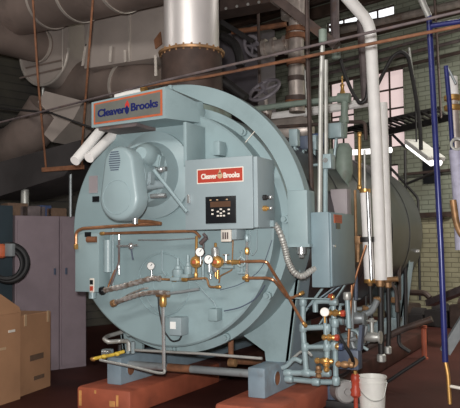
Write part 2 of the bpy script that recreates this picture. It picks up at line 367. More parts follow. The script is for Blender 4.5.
b = MB(); b.cyl((1.21, -.04, Z(-.23)), (1.21, -.04, Z(-.17)), .04); b.cyl((1.21, -.04, Z(-.26)), (1.21, -.04, Z(-.22)), .022, n=6); b.build('hinge_bolt', 'chrome', dav)
b = MB(); p = A(250, 141, y=-.08); b.obox(A(168+82, 137, y=-.075), Vector((.045, 0, .045)), Y_*.004, Vector((-.002, 0, .002))); b.build('paint_scrape', 'cream', dav, 'small pale scrape on the davit')
# nameplate hood
hood_pts = [(-.56, -.5), (.205, -.5), (.36, -.22), (.36, -.10), (-.36, -.10)]
b = MB(); tl = [(x, y, Z(1.118+.055*(x+.56)/.76)) for x, y in hood_pts]; bl = [(x, y, Z(.895+.012*(x+.56)/.76)) for x, y in hood_pts]
bl[2] = (.36, -.22, Z(.90)); bl[3] = (.36, -.10, Z(.90)); tl[2] = (.34, -.22, Z(1.08)); tl[3] = (.34, -.10, Z(1.10))
b._add([Vector(p) for p in tl+bl], [(0, 1, 2, 3, 4), (9, 8, 7, 6, 5)]+[(i, (i+1) % 5, (i+1) % 5+5, i+5) for i in range(5)])
hood = b.build('nameplate_hood', 'paint', boiler)
def fr(u, v, y=-.503):       # point on the hood's face, u 0..1, v 0..1
    t = Vector((-.56+.765*u, y, Z(1.118+.055*u))); q = Vector((-.56+.765*u, y, Z(.895+.012*u))); return q.lerp(t, v)
b = MB(); b.prism([fr(.035, .10), fr(.965, .10), fr(.965, .93), fr(.035, .93)], (0, -.003, 0)); nb = b.build('nameplate_border', 'orange', hood, 'orange border of the nameplate')
b = MB(); b.prism([fr(.06, .17, -.506), fr(.94, .17, -.506), fr(.94, .86, -.506), fr(.06, .86, -.506)], (0, -.003, 0)); b.build('nameplate', 'plate', hood, 'grey metal nameplate')
xa = fr(1, .5)-fr(0, .5)
text('Cleaver', 'lettering', 'ltr', hood, fr(.29, .50, -.510), xa, Z_, .29, .068, .004, .018)
text('Brooks', 'lettering', 'ltr', hood, fr(.735, .52, -.510), xa, Z_, .27, .068, .004, .018)
c = fr(.505, .55, -.510)
b = MB(); b.prism([c+Vector(p)*.9 for p in ((0, 0, -.02), (.022, 0, .0), (.026, 0, .025), (.012, 0, .055), (.004, 0, .068), (-.008, 0, .05), (-.022, 0, .03), (-.022, 0, .0))], (0, -.003, 0)); b.build('flame_emblem', 'logored', hood)
b = MB(); b.prism([c+Vector(p)*.9 for p in ((0, -.003, -.07), (.022, -.003, -.045), (.026, -.003, -.015), (0, -.003, .02), (-.024, -.003, -.015), (-.022, -.003, -.045))], (0, -.003, 0)); b.build('drop_emblem', 'ltr', hood)
b = MB(); p = A(157, 87, y=-.3); b.cyl((.13, -.3, Z(1.15)), (.13, -.3, Z(1.20)), .03, n=12); b.cyl((.13, -.3, Z(1.2)), (.13, -.3, Z(1.23)), .018, n=6); b.build('hood_bolt', 'paint', hood)
b = MB(); b.box(-.50, -.10, -.48, -.12, Z(.87), Z(.905)); b.build('underside_tray', 'rustgrey', hood)
# post behind the panel
b = MB(); b.box(.375, .405, -.5, -.18, Z(.5), Z(.86), bev=.004); b.build('door_rib', 'paint', boiler)
# cylindrical fitting between post and panel
p = A(222, 150, y=-.2); b = MB(); b.cyl((p.x-.01, -.18, p.z), (p.x-.01, -.30, p.z), .055); b.box(p.x-.015, p.x+.045, -.33, -.20, p.z-.06, p.z+.06, bev=.01); b.build('sight_port', 'door', boiler)

# ================================================================== BURNER
burner = thing('burner', (-.09, -.18, ZC+.45), 'round blue-grey burner housing with large oval blower cover on boiler door', 'burner')
MB().lathe((-.105, -.185, Z(.475)), -Y_, [(0, .385), (.03, .385), (.05, .34), (.07, .285), (.22, .265), (.235, .25), (.235, .235), (.215, .225), (.215, .001)], 64, cap=False).build('burner_housing', 'cover', burner)
def stad(y, g=0):
    pts = []
    rt, rb = .145-g, .187-g; zt, zb = Z(.65-.145), Z(.05+.187); cx = -.027
    for i in range(25): t = PI*i/24; pts.append(Vector((cx+.0+rt*math.cos(t), y, zt+rt*math.sin(t))))
    for i in range(25): t = PI+PI*i/24; pts.append(Vector((cx+rb*math.cos(t), y, zb+rb*math.sin(t))))
    return pts
b = MB(); layers = [stad(-.70), stad(-.825), stad(-.842, .010), stad(-.852, .03)]
vv = [[b.b.verts.new(p) for p in L_] for L_ in layers]; n = len(vv[0])
for p, q in zip(vv, vv[1:]):
    for i in range(n): b.b.faces.new((p[i], p[(i+1) % n], q[(i+1) % n], q[i]))
b.b.faces.new(vv[0]); b.b.faces.new(vv[-1])
cov = b.build('blower_cover', 'cover', burner, 'smooth oval blower cover', 50)
b = MB()
for k in range(9):
    w = .035+.02*math.sin(PI*(k+.5)/9); b.box(-.055-w, -.055+w, -.856, -.85, Z(.60-.018*k), Z(.608-.018*k))
b.build('vent_louvre', 'slate', cov, 'dark louvred vent slots')
MB().torus((-.035, -.853, Z(.24)), Y_, .135, .003, 40, 6).build('embossed_ring', 'cover', cov)
b = MB(); b.cyl((-.07, -.39, Z(.47)), (-.03, -.70, Z(.42)), .17, .16, 28); b.build('fan_neck', 'cover', burner)
b = MB(); b.lathe((.05, -.47, Z(.60)), Vector((.2, -1, 0)), [(0, .09), (.13, .10), (.2, .08), (.24, .05)], 20); b.build('air_damper', 'paint', burner)
b = MB(); b.obox((.13, -.53, Z(.56)), Vector((.06, 0, -.02)), Y_*.04, Vector((.01, 0, .05)), .01); b.build('linkage_bracket', 'paint', burner)
b = MB(); b.cyl((.05, -.58, Z(.36)), (.15, -.44, Z(.36)), .055, .03); b.obox((.09, -.6, Z(.40)), X_*.05, Y_*.04, Z_*.05, .01); b.build('air_valve', 'panel', burner)
e0 = A(154, 170, y=-.6); e1 = A(187, 212, y=-.57); MB().tube([e0, e1], .016).build('linkage_rod', 'conduit', burner)
b = MB(); p = A(151, 196, y=-.6); b.cyl(p, p+X_*.14, .018); b.build('stub_pipe', 'chrome', burner); 
b = MB(); p = A(161, 169, y=-.5); b.ball(p, .035, 12); b.cyl(p-X_*.05, p+X_*.05, .02); b.build('ball_joint', 'chrome', burner)
b = MB(); p = A(135, 220, y=-.72); b.cyl(p+Z_*.05, p-Z_*.03, .025); b.build('cover_drain', 'chrome', burner)

# ================================================================== CONTROL PANEL
pan = thing('control_panel', (.74, -.2, ZC-.03), 'square blue-grey control panel with red sign and black keypad on boiler door', 'control panel')
x0, x1, z0, z1, yf = .425, 1.05, Z(-.02), Z(.53), -.55
MB().box(x0, x1, yf+.025, -.2, z0, z1, bev=.006).build('enclosure', 'panel', pan)
pd = MB().box(x0-.008, x1-.03, yf, yf+.022, z0-.008, z1+.006, bev=.006).build('panel_door', 'panel', pan)
a = A(197, 168.5, y=yf); c = A(243.7, 181.5, y=yf)
b = MB(); b.box(a.x, c.x+.0, yf-.003, yf, c.z, c.z+.118); b.build('sign_border', 'cream', pan, 'thin cream border of the red sign')
MB().box(a.x+.008, c.x-.008, yf-.005, yf-.003, c.z+.008, c.z+.11).build('sign_plate', 'label_red', pan, 'red sign plate')
cz_ = c.z+.057; mx_ = (a.x+c.x)/2
text('Cleaver', 'lettering', 'cream', pan, (mx_-.095, yf-.006, cz_), X_, Z_, .14, .042, .003, .018)
text('Brooks', 'lettering', 'cream', pan, (mx_+.105, yf-.006, cz_), X_, Z_, .14, .042, .003, .018)
b = MB(); b.lathe((mx_+.004, yf-.005, cz_), -Y_, [(0, .024), (.003, .024)], 16); b.prism([(mx_-.012, yf-.005, cz_+.015), (mx_+.016, yf-.005, cz_+.015), (mx_+.004, yf-.005, cz_+.055)], (0, -.003, 0)); b.build('flame_emblem', 'tape', pan)
a = A(206, 196, y=yf); c = A(236.5, 223, y=yf)
kp = MB().box(a.x, c.x, yf-.012, yf, c.z, a.z-.008, bev=.003).build('keypad_display', 'blacklab', pan, 'black keypad and display module')
w = c.x-a.x; hgt = a.z-c.z
MB().box(a.x+.17*w, a.x+.84*w, yf-.0145, yf-.0118, c.z+.58*hgt, c.z+.78*hgt).build('display_window', 'lcd', kp)
for (i, j) in ((.24, .34), (.24, .48), (.78, .34), (.78, .48), (.42, .27), (.52, .27), (.62, .27), (.42, .42), (.52, .36), (.52, .50), (.62, .42)):
    MB().box(a.x+w*(i-.036), a.x+w*(i+.036), yf-.017, yf-.0118, c.z+hgt*(j-.028), c.z+hgt*(j+.028), bev=.002).build('key', 'cream', kp)
for i in (.18, .4, .72): MB().box(a.x+w*(i-.03), a.x+w*(i+.03), yf-.0145, yf-.0118, c.z+hgt*.82, c.z+hgt*.86).build('indicator_mark', 'tape', kp)
p = A(189.5, 199, y=yf); b = MB(); b.box(p.x-.012, p.x+.012, yf-.025, yf, p.z-.035, p.z+.035, bev=.004); b.build('latch', 'chrome', pan)
for yy in (197, 208):
    p = A(259, yy, x=x1); b = MB(); b.cyl((x1, -.42, p.z), (x1+.025, -.42, p.z), .022, n=16); b.cyl((x1+.025, -.42, p.z), (x1+.055, -.42, p.z), .014, n=12); b.build('side_knob', 'black' if yy < 200 else 'brass', pan)
    b = MB(); b.ball((x1+.06, -.42, p.z), .017, 10); b.build('side_lamp', 'chrome', pan)
b = MB(); b.cyl((x1-.12, -.35, z1), (x1-.12, -.35, z1+.0), .001) if False else b.box(x1+.0, x1+.03, -.3, -.24, z0+.01, z0+.06); b.build('conduit_hub', 'conduit', pan)
# tag under the panel
p = A(227, 236, y=-.42); t = thing('warning_tag', (p.x, -.42, p.z), 'small white printed tag on a grey box under the control panel', 'tag')
MB().box(p.x-.045, p.x+.045, -.44, -.42, p.z-.045, p.z+.05, bev=.003).build('tag_plate', 'cream', t)
MB().box(p.x-.05, p.x+.085, -.42, -.25, p.z-.03, p.z+.09, bev=.006).build('tag_box', 'panel', t)
b = MB()
for k in range(3): b.box(p.x-.03+k*.02, p.x-.018+k*.02, -.443, -.44, p.z-.025, p.z+.03)
b.build('print_mark', 'rustgrey', t)

# flexible conduit
pts = [A(258, 223, y=-.28)] + [A(x, y, y=-.27+.03*k) for k, (x, y) in enumerate(((268, 222), (276, 225), (281, 235), (285, 248), (288, 262), (294, 273), (302, 277), (309, 272), (316, 268)))]
fx = MB().tube(pts, .029, 12, .06, rip=.009).build('flexible_conduit', 'galv'); tag(fx, 'ribbed silver-grey flexible conduit looping from control panel to side cabinet', 'conduit')

# ================================================================== small fittings on the door
def ptube(name, pxs, r, m, label, cat, y=-.26, group=None, fil=None, ends=None, em='brass', rip=None):
    pts = [A(q[0], q[1], y=(q[2] if len(q) > 2 else y)) for q in pxs]
    if ends is None:
        return tag(MB().tube(pts, r, 10, fil, rip=rip).build(name, m), label, cat, group)
    t = thing(name, pts[0], label, cat, group)
    MB().tube(pts, r, 10, fil, rip=rip).build('tube_run', m, t)
    for k in ends:
        q = pts[k]; d = (pts[k]-pts[k-1] if k else pts[1]-pts[0]).normalized()
        MB().lathe(q-d*.03, d, [(0, r*1.1), (.008, r*1.4), (.04, r*1.4), (.048, r*1.1)], 8).build('compression_nut', em, t)
    return t
ptube('copper_pipe', [(76, 246), (76, 232), (82, 228.5), (110, 226.5), (140, 224.5), (161, 223.5)], .0145, 'copper', 'upper copper pipe bending down at left edge of boiler door', 'pipe', y=-.38, ends=(0,), em='brass')
ptube('copper_pipe', [(138, 221), (150, 221.5), (161, 223.5)], .015, 'copper', 'short copper pipe under the oval blower cover', 'pipe', y=-.44, ends=(0,))
ptube('copper_pipe', [(103, 233.5), (135, 232.5), (170, 231.5), (195, 231), (200, 237)], .012, 'copper', 'lower straight copper pipe running to below the control panel', 'pipe', y=-.36, ends=(0,))
ptube('copper_pipe', [(230, 262), (262, 261), (267, 262), (288, 296, .0), (302, 321, .1), (305, 325, .12)], .0125, 'copper', 'copper pipe slanting down right from brass regulator to valve rack', 'pipe', y=-.3, ends=(0, 5))
ptube('copper_pipe', [(246, 278), (268, 278), (274, 280), (287, 297, .02), (292, 298, .05), (302, 293, .12)], .012, 'copper', 'second copper pipe below, joining the valve rack at its top', 'pipe', y=-.3, ends=(0, 5))
ptube('copper_tube', [(219, 283), (220, 276), (232, 270), (233, 240)], .006, 'brassd', 'thin bronze tube rising from elbow to the white tag', 'tube', y=-.24)
ptube('capillary_wire', [(220, 290), (240, 285), (262, 270), (272, 240)], .003, 'slate', 'thin wire curving across door below the regulators', 'wire', y=-.2, fil=.1)
ptube('bronze_pipe', [(158, 279), (180, 280), (207, 278), (209, 287), (219, 287)], .010, 'brassd', 'dark bronze pipe stepping down with brass elbow end', 'pipe', y=-.30, ends=(4,))
ptube('foil_conduit', [(103, 290.5), (120, 287), (138, 282), (152, 278), (160, 278.5)], .026, 'foil', 'upper foil wrapped hose on the lower left door', 'hose', y=-.34, ends=(0,), em='blacklab', rip=.025)
ptube('foil_conduit', [(114, 303), (125, 299), (140, 294), (155, 292), (168, 293)], .022, 'foil', 'lower foil wrapped hose beneath the other foil hose', 'hose', y=-.36, ends=(0,), em='brassd', rip=.025)
ptube('foil_conduit', [(120, 300), (130, 294), (142, 289), (148, 288)], .010, 'foil', 'short thin foil hose between the two foil wrapped hoses', 'hose', y=-.31, rip=.025)
ptube('steel_pipe', [(165, 294), (180, 292), (199, 289)], .012, 'steel', 'grey tapered pipe beside brass tee on the lower door', 'pipe', y=-.3)
dn = ptube('drop_pipe', [(163, 294), (163.5, 330), (164, 369)], .016, 'chrome', 'white metal drop pipe hanging from brass tee to the cross pipe', 'pipe', y=-.30)
t = thing('brass_tee', A(163, 294, y=-.3), 'brass pipe tee where the foil hose meets the drop pipe', 'pipe fitting'); p = A(163, 294, y=-.31)
b = MB(); b.cyl(p-X_*.06, p+X_*.06, .028, n=8); b.build('tee_body', 'brassd', t); MB().lathe(p-Z_*.11, Z_, [(0, .022), (.02, .032), (.08, .032), (.1, .022)], 10).build('brass_union', 'brass', t)
for px in (174, 184.5):
    q = A(px, 279, y=-.3); bb = MB(); bb.lathe(q-X_*.03, X_, [(0, .016), (.012, .022), (.05, .022), (.06, .016)], 8); tag(bb.build('brass_union', 'brass'), 'brass union on the dark bronze pipe, the %s one' % ('left' if px < 180 else 'right'), 'pipe fitting')
ptube('black_cable', [(158, 295), (159, 310), (163, 330), (172, 342), (180, 340), (182, 333)], .007, 'rubber', 'black cable drooping from brass tee to the small relay box', 'cable', y=-.27, fil=.1)
ptube('bracing_rod', [(135, 350), (200, 353.5), (262, 358.5)], .012, 'galv', 'long thin steel rod across the front under the boiler door', 'rod', y=-.12)
ptube('bracing_rod', [(100, 360), (130, 366), (158, 373), (165, 373), (164, 368)], .012, 'galv', 'steel rod slanting from yellow valves to foot of the drop pipe', 'rod', y=-.30)

# gauges
def gauge(px, py, y, r, label, tilt=0):
    p = A(px, py, y=y); t = thing('pressure_gauge', p, label, 'gauge', None); d = (Vector((.25, -1, .0))).normalized()
    MB().lathe(p-d*.03, d, [(0, r*.9), (.03, r), (.037, r), (.037, r*.88)], 24).build('gauge_case', 'black' if tilt else 'chrome', t)
    MB().lathe(p+d*.005, d, [(0, r*.86), (.0035, r*.86)], 24).build('gauge_dial', 'dial', t)
    a = PI*.7; e = d.cross(Z_).normalized()
    MB().bar(p+d*.0105, p+d*.0105+(e*math.cos(a)+Z_*math.sin(a))*r*.7, .005, .003, d).build('pointer', 'black', t)
    MB().cyl(p-Z_*r*.9-d*.015, p-Z_*(r+.06)-d*.015, .008).build('gauge_stem', 'chrome', t)
gauge(151, 266, -.27, .036, 'round white pressure gauge alone above the upper foil hose')
gauge(200, 252, -.40, .040, 'white dial pressure gauge with black rim, left of the close pair', 1)
gauge(208.7, 259.5, -.42, .040, 'white dial pressure gauge with black rim, right of the close pair', 1)
# brass regulators
def regulator(px, py, label):
    p = A(px, py, y=-.36); t = thing('brass_regulator', p, label, 'regulator'); d = Vector((.1, -1, 0)).normalized()
    MB().lathe(p-d*.06, d, [(0, .02), (.02, .046), (.06, .052), (.075, .046), (.075, .030), (.095, .028), (.1, .015)], 12).build('regulator_body', 'brass', t)
    MB().lathe(p+d*.035, d, [(0, .016), (.012, .016)], 12).build('adjusting_cap', 'orange', t)
regulator(196, 262, 'round brass regulator on the vertical brass pipe')
regulator(217, 262, 'round brass regulator between the two grey cylinders')
ptube('brass_pipe', [(196.5, 236), (196.3, 250), (196, 276)], .012, 'brass', 'vertical brass pipe down from the control panel', 'pipe', y=-.29, ends=(2,))
def gcyl(px, y0, y1, r, name, m, label, y=-.33, cap='brass'):
    a = A(px, y0, y=y); c = A(px, y1, y=y); t = thing(name, c, label, 'cylinder'); L_ = a.z-c.z
    MB().lathe(c, Z_, [(0, r*.7), (.02, r), (L_-.02, r), (L_, r*.7)], 18).build('cylinder_body', m, t)
    MB().lathe(a, Z_, [(0, .012), (.03, .012), (.035, .006)], 10).build('top_fitting', cap, t); MB().cyl(c-Z_*.04, c, .010).build('bottom_fitting', cap, t)
gcyl(215.5, 247, 272, .034, 'filter_cylinder', 'chrome', 'upright silver filter cylinder beside the right regulator')
gcyl(210.5, 262, 274, .032, 'sediment_bowl', 'conduit', 'small pale grey bowl under the paired gauges', y=-.30, cap='chrome')
gcyl(203, 258, 276, .014, 'tube_stub', 'conduit', 'slim grey stub between the gauges and bowl', y=-.28, cap='conduit')
p = A(203.5, 241, y=-.36); t = thing('siphon_valve', p, 'tarnished small valve above the paired gauges', 'valve')
b = MB(); b.cyl(p-X_*.03-Z_*.02, p+X_*.03+Z_*.03, .018); b.cyl(p+X_*.03+Z_*.03, p+X_*.0+Z_*.06, .012); b.build('valve_body', 'rustgrey', t); MB().cyl(p-Z_*.02, p-Z_*.13-X_*.01, .008).build('valve_stem', 'rustgrey', t)
p = A(217.5, 270, y=-.33); tag(MB().cyl(p, p-Z_*.07, .016).build('brass_nipple', 'brass'), 'bright brass nipple below the right regulator', 'pipe fitting')
# row of small fittings by the regulator and water column fittings
for (xa, xb, yy, r, m, nm, lb) in ((221, 232, 262, .016, 'chrome', 'pipe_nipple', 'silver pipe nipple right of the right regulator'), (232, 240, 262, .020, 'brass', 'brass_union', 'brass union on the copper pipe beside regulator'), (222, 234, 267, .014, 'conduit', 'pipe_nipple', 'short grey nipple under the copper pipe')):
    a = A(xa, yy, y=-.30); c = A(xb, yy, y=-.30); tag(MB().cyl(a, c, r, n=10).build(nm, m), lb, 'pipe fitting')
p = A(226, 257, y=-.3); t = thing('needle_valve', p, 'little silver needle valve standing over pipe by right regulator', 'valve'); MB().cyl(p-Z_*.05, p+Z_*.02, .01).build('valve_stem', 'chrome', t); MB().cyl(p-X_*.03+Z_*.02, p+X_*.03+Z_*.02, .006).build('tee_handle', 'chrome', t)
# sight glass / trycocks under the right of the panel
t = thing('sight_glass', A(247, 280, y=-.28), 'vertical sight glass assembly below right corner of control panel', 'sight glass')
MB().tube([A(247, 236, y=-.28), A(247, 281, y=-.28)], .012).build('glass_tube', 'chrome', t)
MB().tube([A(240, 251, y=-.28), A(242, 252, y=-.28), A(242, 272, y=-.28), A(240, 273, y=-.28)], .010).build('gauge_arm', 'conduit', t)
MB().tube([A(238, 273, y=-.28), A(247, 273, y=-.28)], .009).build('lower_bracket', 'conduit', t)
for yy, m in ((251, 'brass'), (278, 'brass'), (238, 'conduit')):
    p = A(247, yy, y=-.28); MB().lathe(p-Z_*.03, Z_, [(0, .014), (.01, .02), (.05, .02), (.06, .014)], 8).build('packing_nut', m, t)
p = A(241, 262, y=-.30); b = MB(); b.torus(p, Y_, .035, .009, 20, 8); b.build('gauge_cock', 'conduit', t)
ptube('grey_tube', [(257, 229), (257, 250), (252, 256), (250, 250), (250, 230)], .006, 'conduit', 'thin grey looped tube hanging under the panel right corner', 'tube', y=-.26, fil=.05)
# left box
x0, x1 = -.866, -.60
lb = thing('junction_box', (-.73, -.2, Z(-.56)), 'tall flat blue-grey junction box at left edge of boiler door', 'junction box')
MB().box(x0, x1, -.35, -.18, Z(-.555), Z(-.03), bev=.006).build('box_body', 'paint', lb)
a = A(88, 234.5, y=-.35); MB().box(a.x-.035, a.x+.035, -.354, -.35, a.z-.022, a.z+.022).build('black_plate', 'blacklab', lb)
a = A(92.5, 285, y=-.35); MB().box(a.x-.028, a.x+.022, -.356, -.35, a.z-.065, a.z+.06, bev=.002).build('switch_plate', 'cream', lb)
MB().box(a.x-.018, a.x+.012, -.366, -.356, a.z-.05, a.z-.01).build('rocker_switch', 'red', lb); MB().box(a.x-.018, a.x+.012, -.366, -.356, a.z+.005, a.z+.045).build('rocker_switch', 'blacklab', lb)
a = A(92, 239.5, y=-.36); t = tag(MB().cyl(a-X_*.05, a+X_*.05, .028, n=12).build('solenoid_coil', 'rust'), 'small coppery solenoid beside the black plate on the left box', 'solenoid')
a = A(92.5, 295, y=-.28); t = tag(MB().cyl(a-Z_*.03, a+Z_*.06, .035, n=14).build('conduit_hub', 'conduit'), 'round grey conduit hub beneath the left junction box', 'conduit fitting')
# data plate and labels
a = A(93, 185, y=-.18); c = A(99.5, 200, y=-.18)
tag(MB().box(a.x-.04, a.x+.055, -.19, -.18, a.z-.075, a.z+.085).build('data_plate', 'pinkbox'), 'pinkish data plate on the upper left of boiler door', 'label')
a = A(96, 199, y=-.18); tag(MB().box(a.x-.035, a.x+.04, -.19, -.18, a.z-.028, a.z+.025).build('black_label', 'blacklab'), 'small black label just below the pinkish data plate', 'label')
# vertical bright tubes
for px, ya, yb, r, m, lb_, rp in ((100.5, 236, 291, .014, 'conduit', 'pale conduit standing along the left junction box edge', None), (108, 240, 272, .040, 'cover', 'broad smooth grey cylinder right of the left junction box', None), (113, 228, 287, .008, 'conduit', 'thin vertical grey rod beside the broad cylinder', None), (119, 232, 275, .010, 'chrome', 'shiny thin vertical rod under the straight copper pipe', None)):
    tag(MB().tube([A(px, ya, y=-.3), A(px, yb, y=-.3)], r, 14).build('vertical_rod' if r < .03 else 'standing_cylinder', m), lb_, 'rod' if r < .03 else 'cylinder')
p = A(131, 246, y=-.33); t = thing('linkage_lever', p, 'jointed chrome linkage lever below the oval blower cover', 'linkage')
MB().tube([A(117, 246, y=-.33), p, A(138, 245, y=-.33)], .010).build('lever_bar', 'chrome', t); MB().ball(p, .03, 10).build('pivot', 'chrome', t); MB().tube([A(119, 240, y=-.33), A(119, 262, y=-.33), A(111, 285, y=-.33)], .009).build('lever_arm', 'rustgrey', t)
MB().cyl(p-Z_*.02, p-Z_*.12+X_*.02, .007).build('link_pin', 'slate', t)
ptube('linkage_rod', [(138, 240, -.25), (165, 240, -.25), (200, 238, -.25)], .006, 'chrome', 'long thin chrome rod running right below the copper pipes', 'rod')
ptube('copper_tube', [(115, 270), (109, 284), (108, 288)], .008, 'copper', 'short copper tube slanting above the upper foil hose', 'tube', y=-.33)
# round servo bodies
for px, py, r, l, lb_ in ((178, 271, .05, .10, 'squat grey servo body above the bronze pipe, left one'), (188, 268, .035, .08, 'narrow grey servo body above the bronze pipe, right one')):
    p = A(px, py, y=-.3); t = thing('gas_valve', p, lb_, 'valve'); MB().lathe(p-Z_*.05, Z_, [(0, r*.8), (.02, r), (.06, r), (.07, r*.6), (.09, r*.55), (.10, r*.3)], 18).build('valve_body', 'cover', t)
    MB().cyl(p+Z_*.04, p+Z_*.11, .012).build('valve_stem', 'conduit', t); MB().box(p.x-r*.9, p.x+r*.9, p.y-.06, p.y+.05, p.z-.08, p.z-.05, bev=.004).build('valve_base', 'cover', t)
ptube('grey_tube', [(162, 250), (162, 270), (166, 276)], .008, 'conduit', 'thin grey tube left of the servo bodies', 'tube', y=-.22)
ptube('grey_tube', [(196, 282), (205, 293), (214, 302), (218, 312)], .007, 'conduit', 'thin grey tube slanting down to the lower junction box', 'tube', y=-.21)
ptube('grey_tube', [(224, 311), (240, 308), (256, 299), (265, 285)], .005, 'slate', 'thin grey line curving right from the lower junction box', 'tube', y=-.2, fil=.1)
ptube('grey_tube', [(140, 275), (143, 292), (155, 312), (172, 318)], .005, 'conduit', 'thin grey line curving down to the relay box', 'tube', y=-.2, fil=.1)
def sbox(px, py, w, h, d, name, m, label, cat, y=-.18, face=None):
    p = A(px, py, y=y); t = thing(name, (p.x, y, p.z-h/2), label, cat)
    MB().box(p.x-w/2, p.x+w/2, y-d, y, p.z-h/2, p.z+h/2, bev=.006).build('box_body', m, t)
    if face: MB().box(p.x-w/2+.01, p.x+w/2-.05, y-d-.004, y-d, p.z-.02, p.z+.04).build('box_label', face, t)
    return t
sbox(183, 325, .115, .15, .13, 'relay_box', 'panel', 'small grey relay box with white label low on the boiler door', 'box', face='dial')
sbox(218, 314, .085, .10, .10, 'lower_junction_box', 'door', 'tiny blank grey box right of the labelled relay box', 'box')

# ================================================================== SIDE CABINET
cab = thing('side_cabinet', (1.33, .4, ZC-.5), 'tall blue-grey electrical cabinet with red label right of boiler', 'cabinet')
x0, x1, y0, y1 = 1.3, 1.452, -.05, .58; zt = Z(.105); zb = A(328, 288, x=1.452).z
MB().box(x0, x1, y0, y1, zb, zt, bev=.006).build('cabinet_body', 'cabinet', cab)
MB().box(x1, x1+.018, y0+.01, y1-.01, zb+.01, zt-.01, bev=.004).build('cabinet_door', 'cabinet', cab)
p = A(338, 219, x=x1+.02); MB().box(x1+.018, x1+.022, p.y-.10, p.y+.10, p.z-.035, p.z+.035).build('red_label', 'orange', cab, 'red-orange warning label')
b = MB()
for k in (-.018, 0, .018): b.box(x1+.022, x1+.0235, p.y-.08, p.y+.08, p.z+k-.003, p.z+k+.003)
b.build('label_print', 'label_red', cab)
p = A(338, 226, x=x1+.02); MB().box(x1+.018, x1+.024, p.y-.05, p.y+.05, p.z-.025, p.z+.025).build('black_label', 'blacklab', cab, 'small black label')
p = A(332, 249, x=x1+.02); MB().cyl((x1+.015, y0+.05, Z(-.17)), (x1+.035, y0+.05, Z(-.17)), .012, n=10).build('door_latch', 'chrome', cab)
for s, q in ((y0+.42, 1.38), (y1-.05, 1.38)):
    b = MB(); b.bar((q, s, zb), (1.10, s+.0, Z(-.70)), .045, .01); b.build('angle_bracket', 'skid', cab)
b = MB(); b.bar((1.42, y0+.5, zb), (1.18, y0+.5, Z(-.85)), .04, .01); b.bar((1.08, y0+.15, Z(-.6)), (1.40, y0+.15, Z(-.6)), .035, .01); b.build('support_frame', 'conduit', cab)
def vpipe(name, pts, r, m, label, cat='pipe', y=1, **k): return ptube(name, pts, r, m, label, cat, y=y, **k)
t = thing('conduit_riser', A(319.5, 211, y=.1), 'pale slim conduit rising from top of side cabinet to roof steel', 'conduit')
MB().tube([A(319.6, 213, y=.05), A(321, 90, y=.05), A(322.7, 38, y=.05)], .020).build('conduit_run', 'galv', t)
p = A(322.8, 36, y=.05); MB().lathe(p-Z_*.06, Z_, [(0, .022), (.01, .034), (.11, .034), (.12, .022)], 12).build('conduit_fitting', 'gpipe', t)
t = thing('conduit_riser', A(325.5, 211, y=.2), 'blue-grey conduit with square box rising from top of side cabinet', 'conduit')
MB().tube([A(325.3, 213, y=.3), A(325.5, 165, y=.3)], .022).build('conduit_run', 'conduit', t); MB().tube([A(326, 156, y=.3), A(326, 60, y=.3)], .018).build('upper_run', 'galv', t)
p = A(328, 161, y=.3); MB().box(p.x-.045, p.x+.045, .24, .36, p.z-.07, p.z+.055, bev=.006).build('pull_box', 'conduit', t); MB().cyl((p.x+.0, .232, p.z), (p.x+.0, .24, p.z), .022).build('cover_screw', 'chrome', t)

# ================================================================== VALVE RACK
Y0 = .28
rack = thing('valve_rack', A(306, 375, y=Y0), 'rack of pale blue-grey pipes with brass valves below side cabinet', 'valve rack')
def rp(pts, r=.024, y=Y0, m='conduit', nm='rack_pipe', fil=.035): return MB().tube([A(q[0], q[1], y=(q[2] if len(q) > 2 else y)) for q in pts], r, 12, fil).build(nm, m, rack)
rp([(303, 300), (303, 330), (306.5, 374)]); rp([(286, 373), (306, 373), (326.5, 374.5), (327.2, 352), (327, 326)]); rp([(288, 379), (320, 382), (336, 382), (335, 345), (333, 301.5), (324, 301), (315, 301.5), (315.5, 312)], y=Y0+.05)
rp([(303, 328), (327, 327)]); rp([(305, 347), (337, 346.5)], .020); rp([(347, 297), (349, 328)], .022, y=.5); rp([(324.8, 318), (325.5, 330), (326, 345)], .018, y=Y0-.02); rp([(325, 285), (300, 318)], .012, y=Y0+.15); rp([(282, 368), (287, 366), (294, 358), (302, 362)], .020)
def fit(px, py, ax, m='conduit', r=.034, L=.07, y=Y0, nm='pipe_coupling'):
    p = A(px, py, y=y); ax = Vector(ax); return MB().lathe(p-ax*L/2, ax, [(0, r*.8), (.01, r), (L-.01, r), (L, r*.8)], 12).build(nm, m, rack)
for a in ((303, 302, Z_), (303, 328, Z_), (305, 347, Z_), (306.5, 373, X_), (326.7, 373, X_), (327, 347, Z_), (327, 328, Z_), (333.5, 302, X_), (334.5, 346, Z_), (316, 382, X_), (336, 381, Z_), (335, 323, Z_), (288, 373, X_), (289, 379, X_)): fit(*a)
fit(347, 296, Z_, 'galv', .036, .07, .5)
def valve(px, py, L, hx=None, hm='red', y=Y0-.03, ax=X_, m='brass'):
    p = A(px, py, y=y)
    v = MB().lathe(p-ax*L/2, ax, [(0, .016), (.012, .026), (.03, .026), (.04, .018), (L*.45, .03), (L*.6, .03), (L-.04, .018), (L-.02, .026), (L, .02)], 10).build('brass_valve', m, rack)
    if hx: q = A(*hx, y=y); MB().lathe(q-X_*.02, X_, [(0, .012), (.005, .028), (.035, .028), (.04, .012)], 8).build('valve_handle', hm, v, '%s valve handle' % {'red': 'red', 'bluebox': 'dark blue'}[hm])
valve(335, 313, .13, (343, 313.5)); valve(329, 337.5, .12, (337, 337.8)); valve(338, 346.5, .05, (341, 347), 'bluebox'); valve(324, 361, .16); valve(344.5, 364.5, .15, m='brassd'); valve(331, 297, .05, (331, 297)); valve(318.5, 372, .1, ax=Z_, m='brassd'); valve(326.5, 365, .12, ax=Z_)
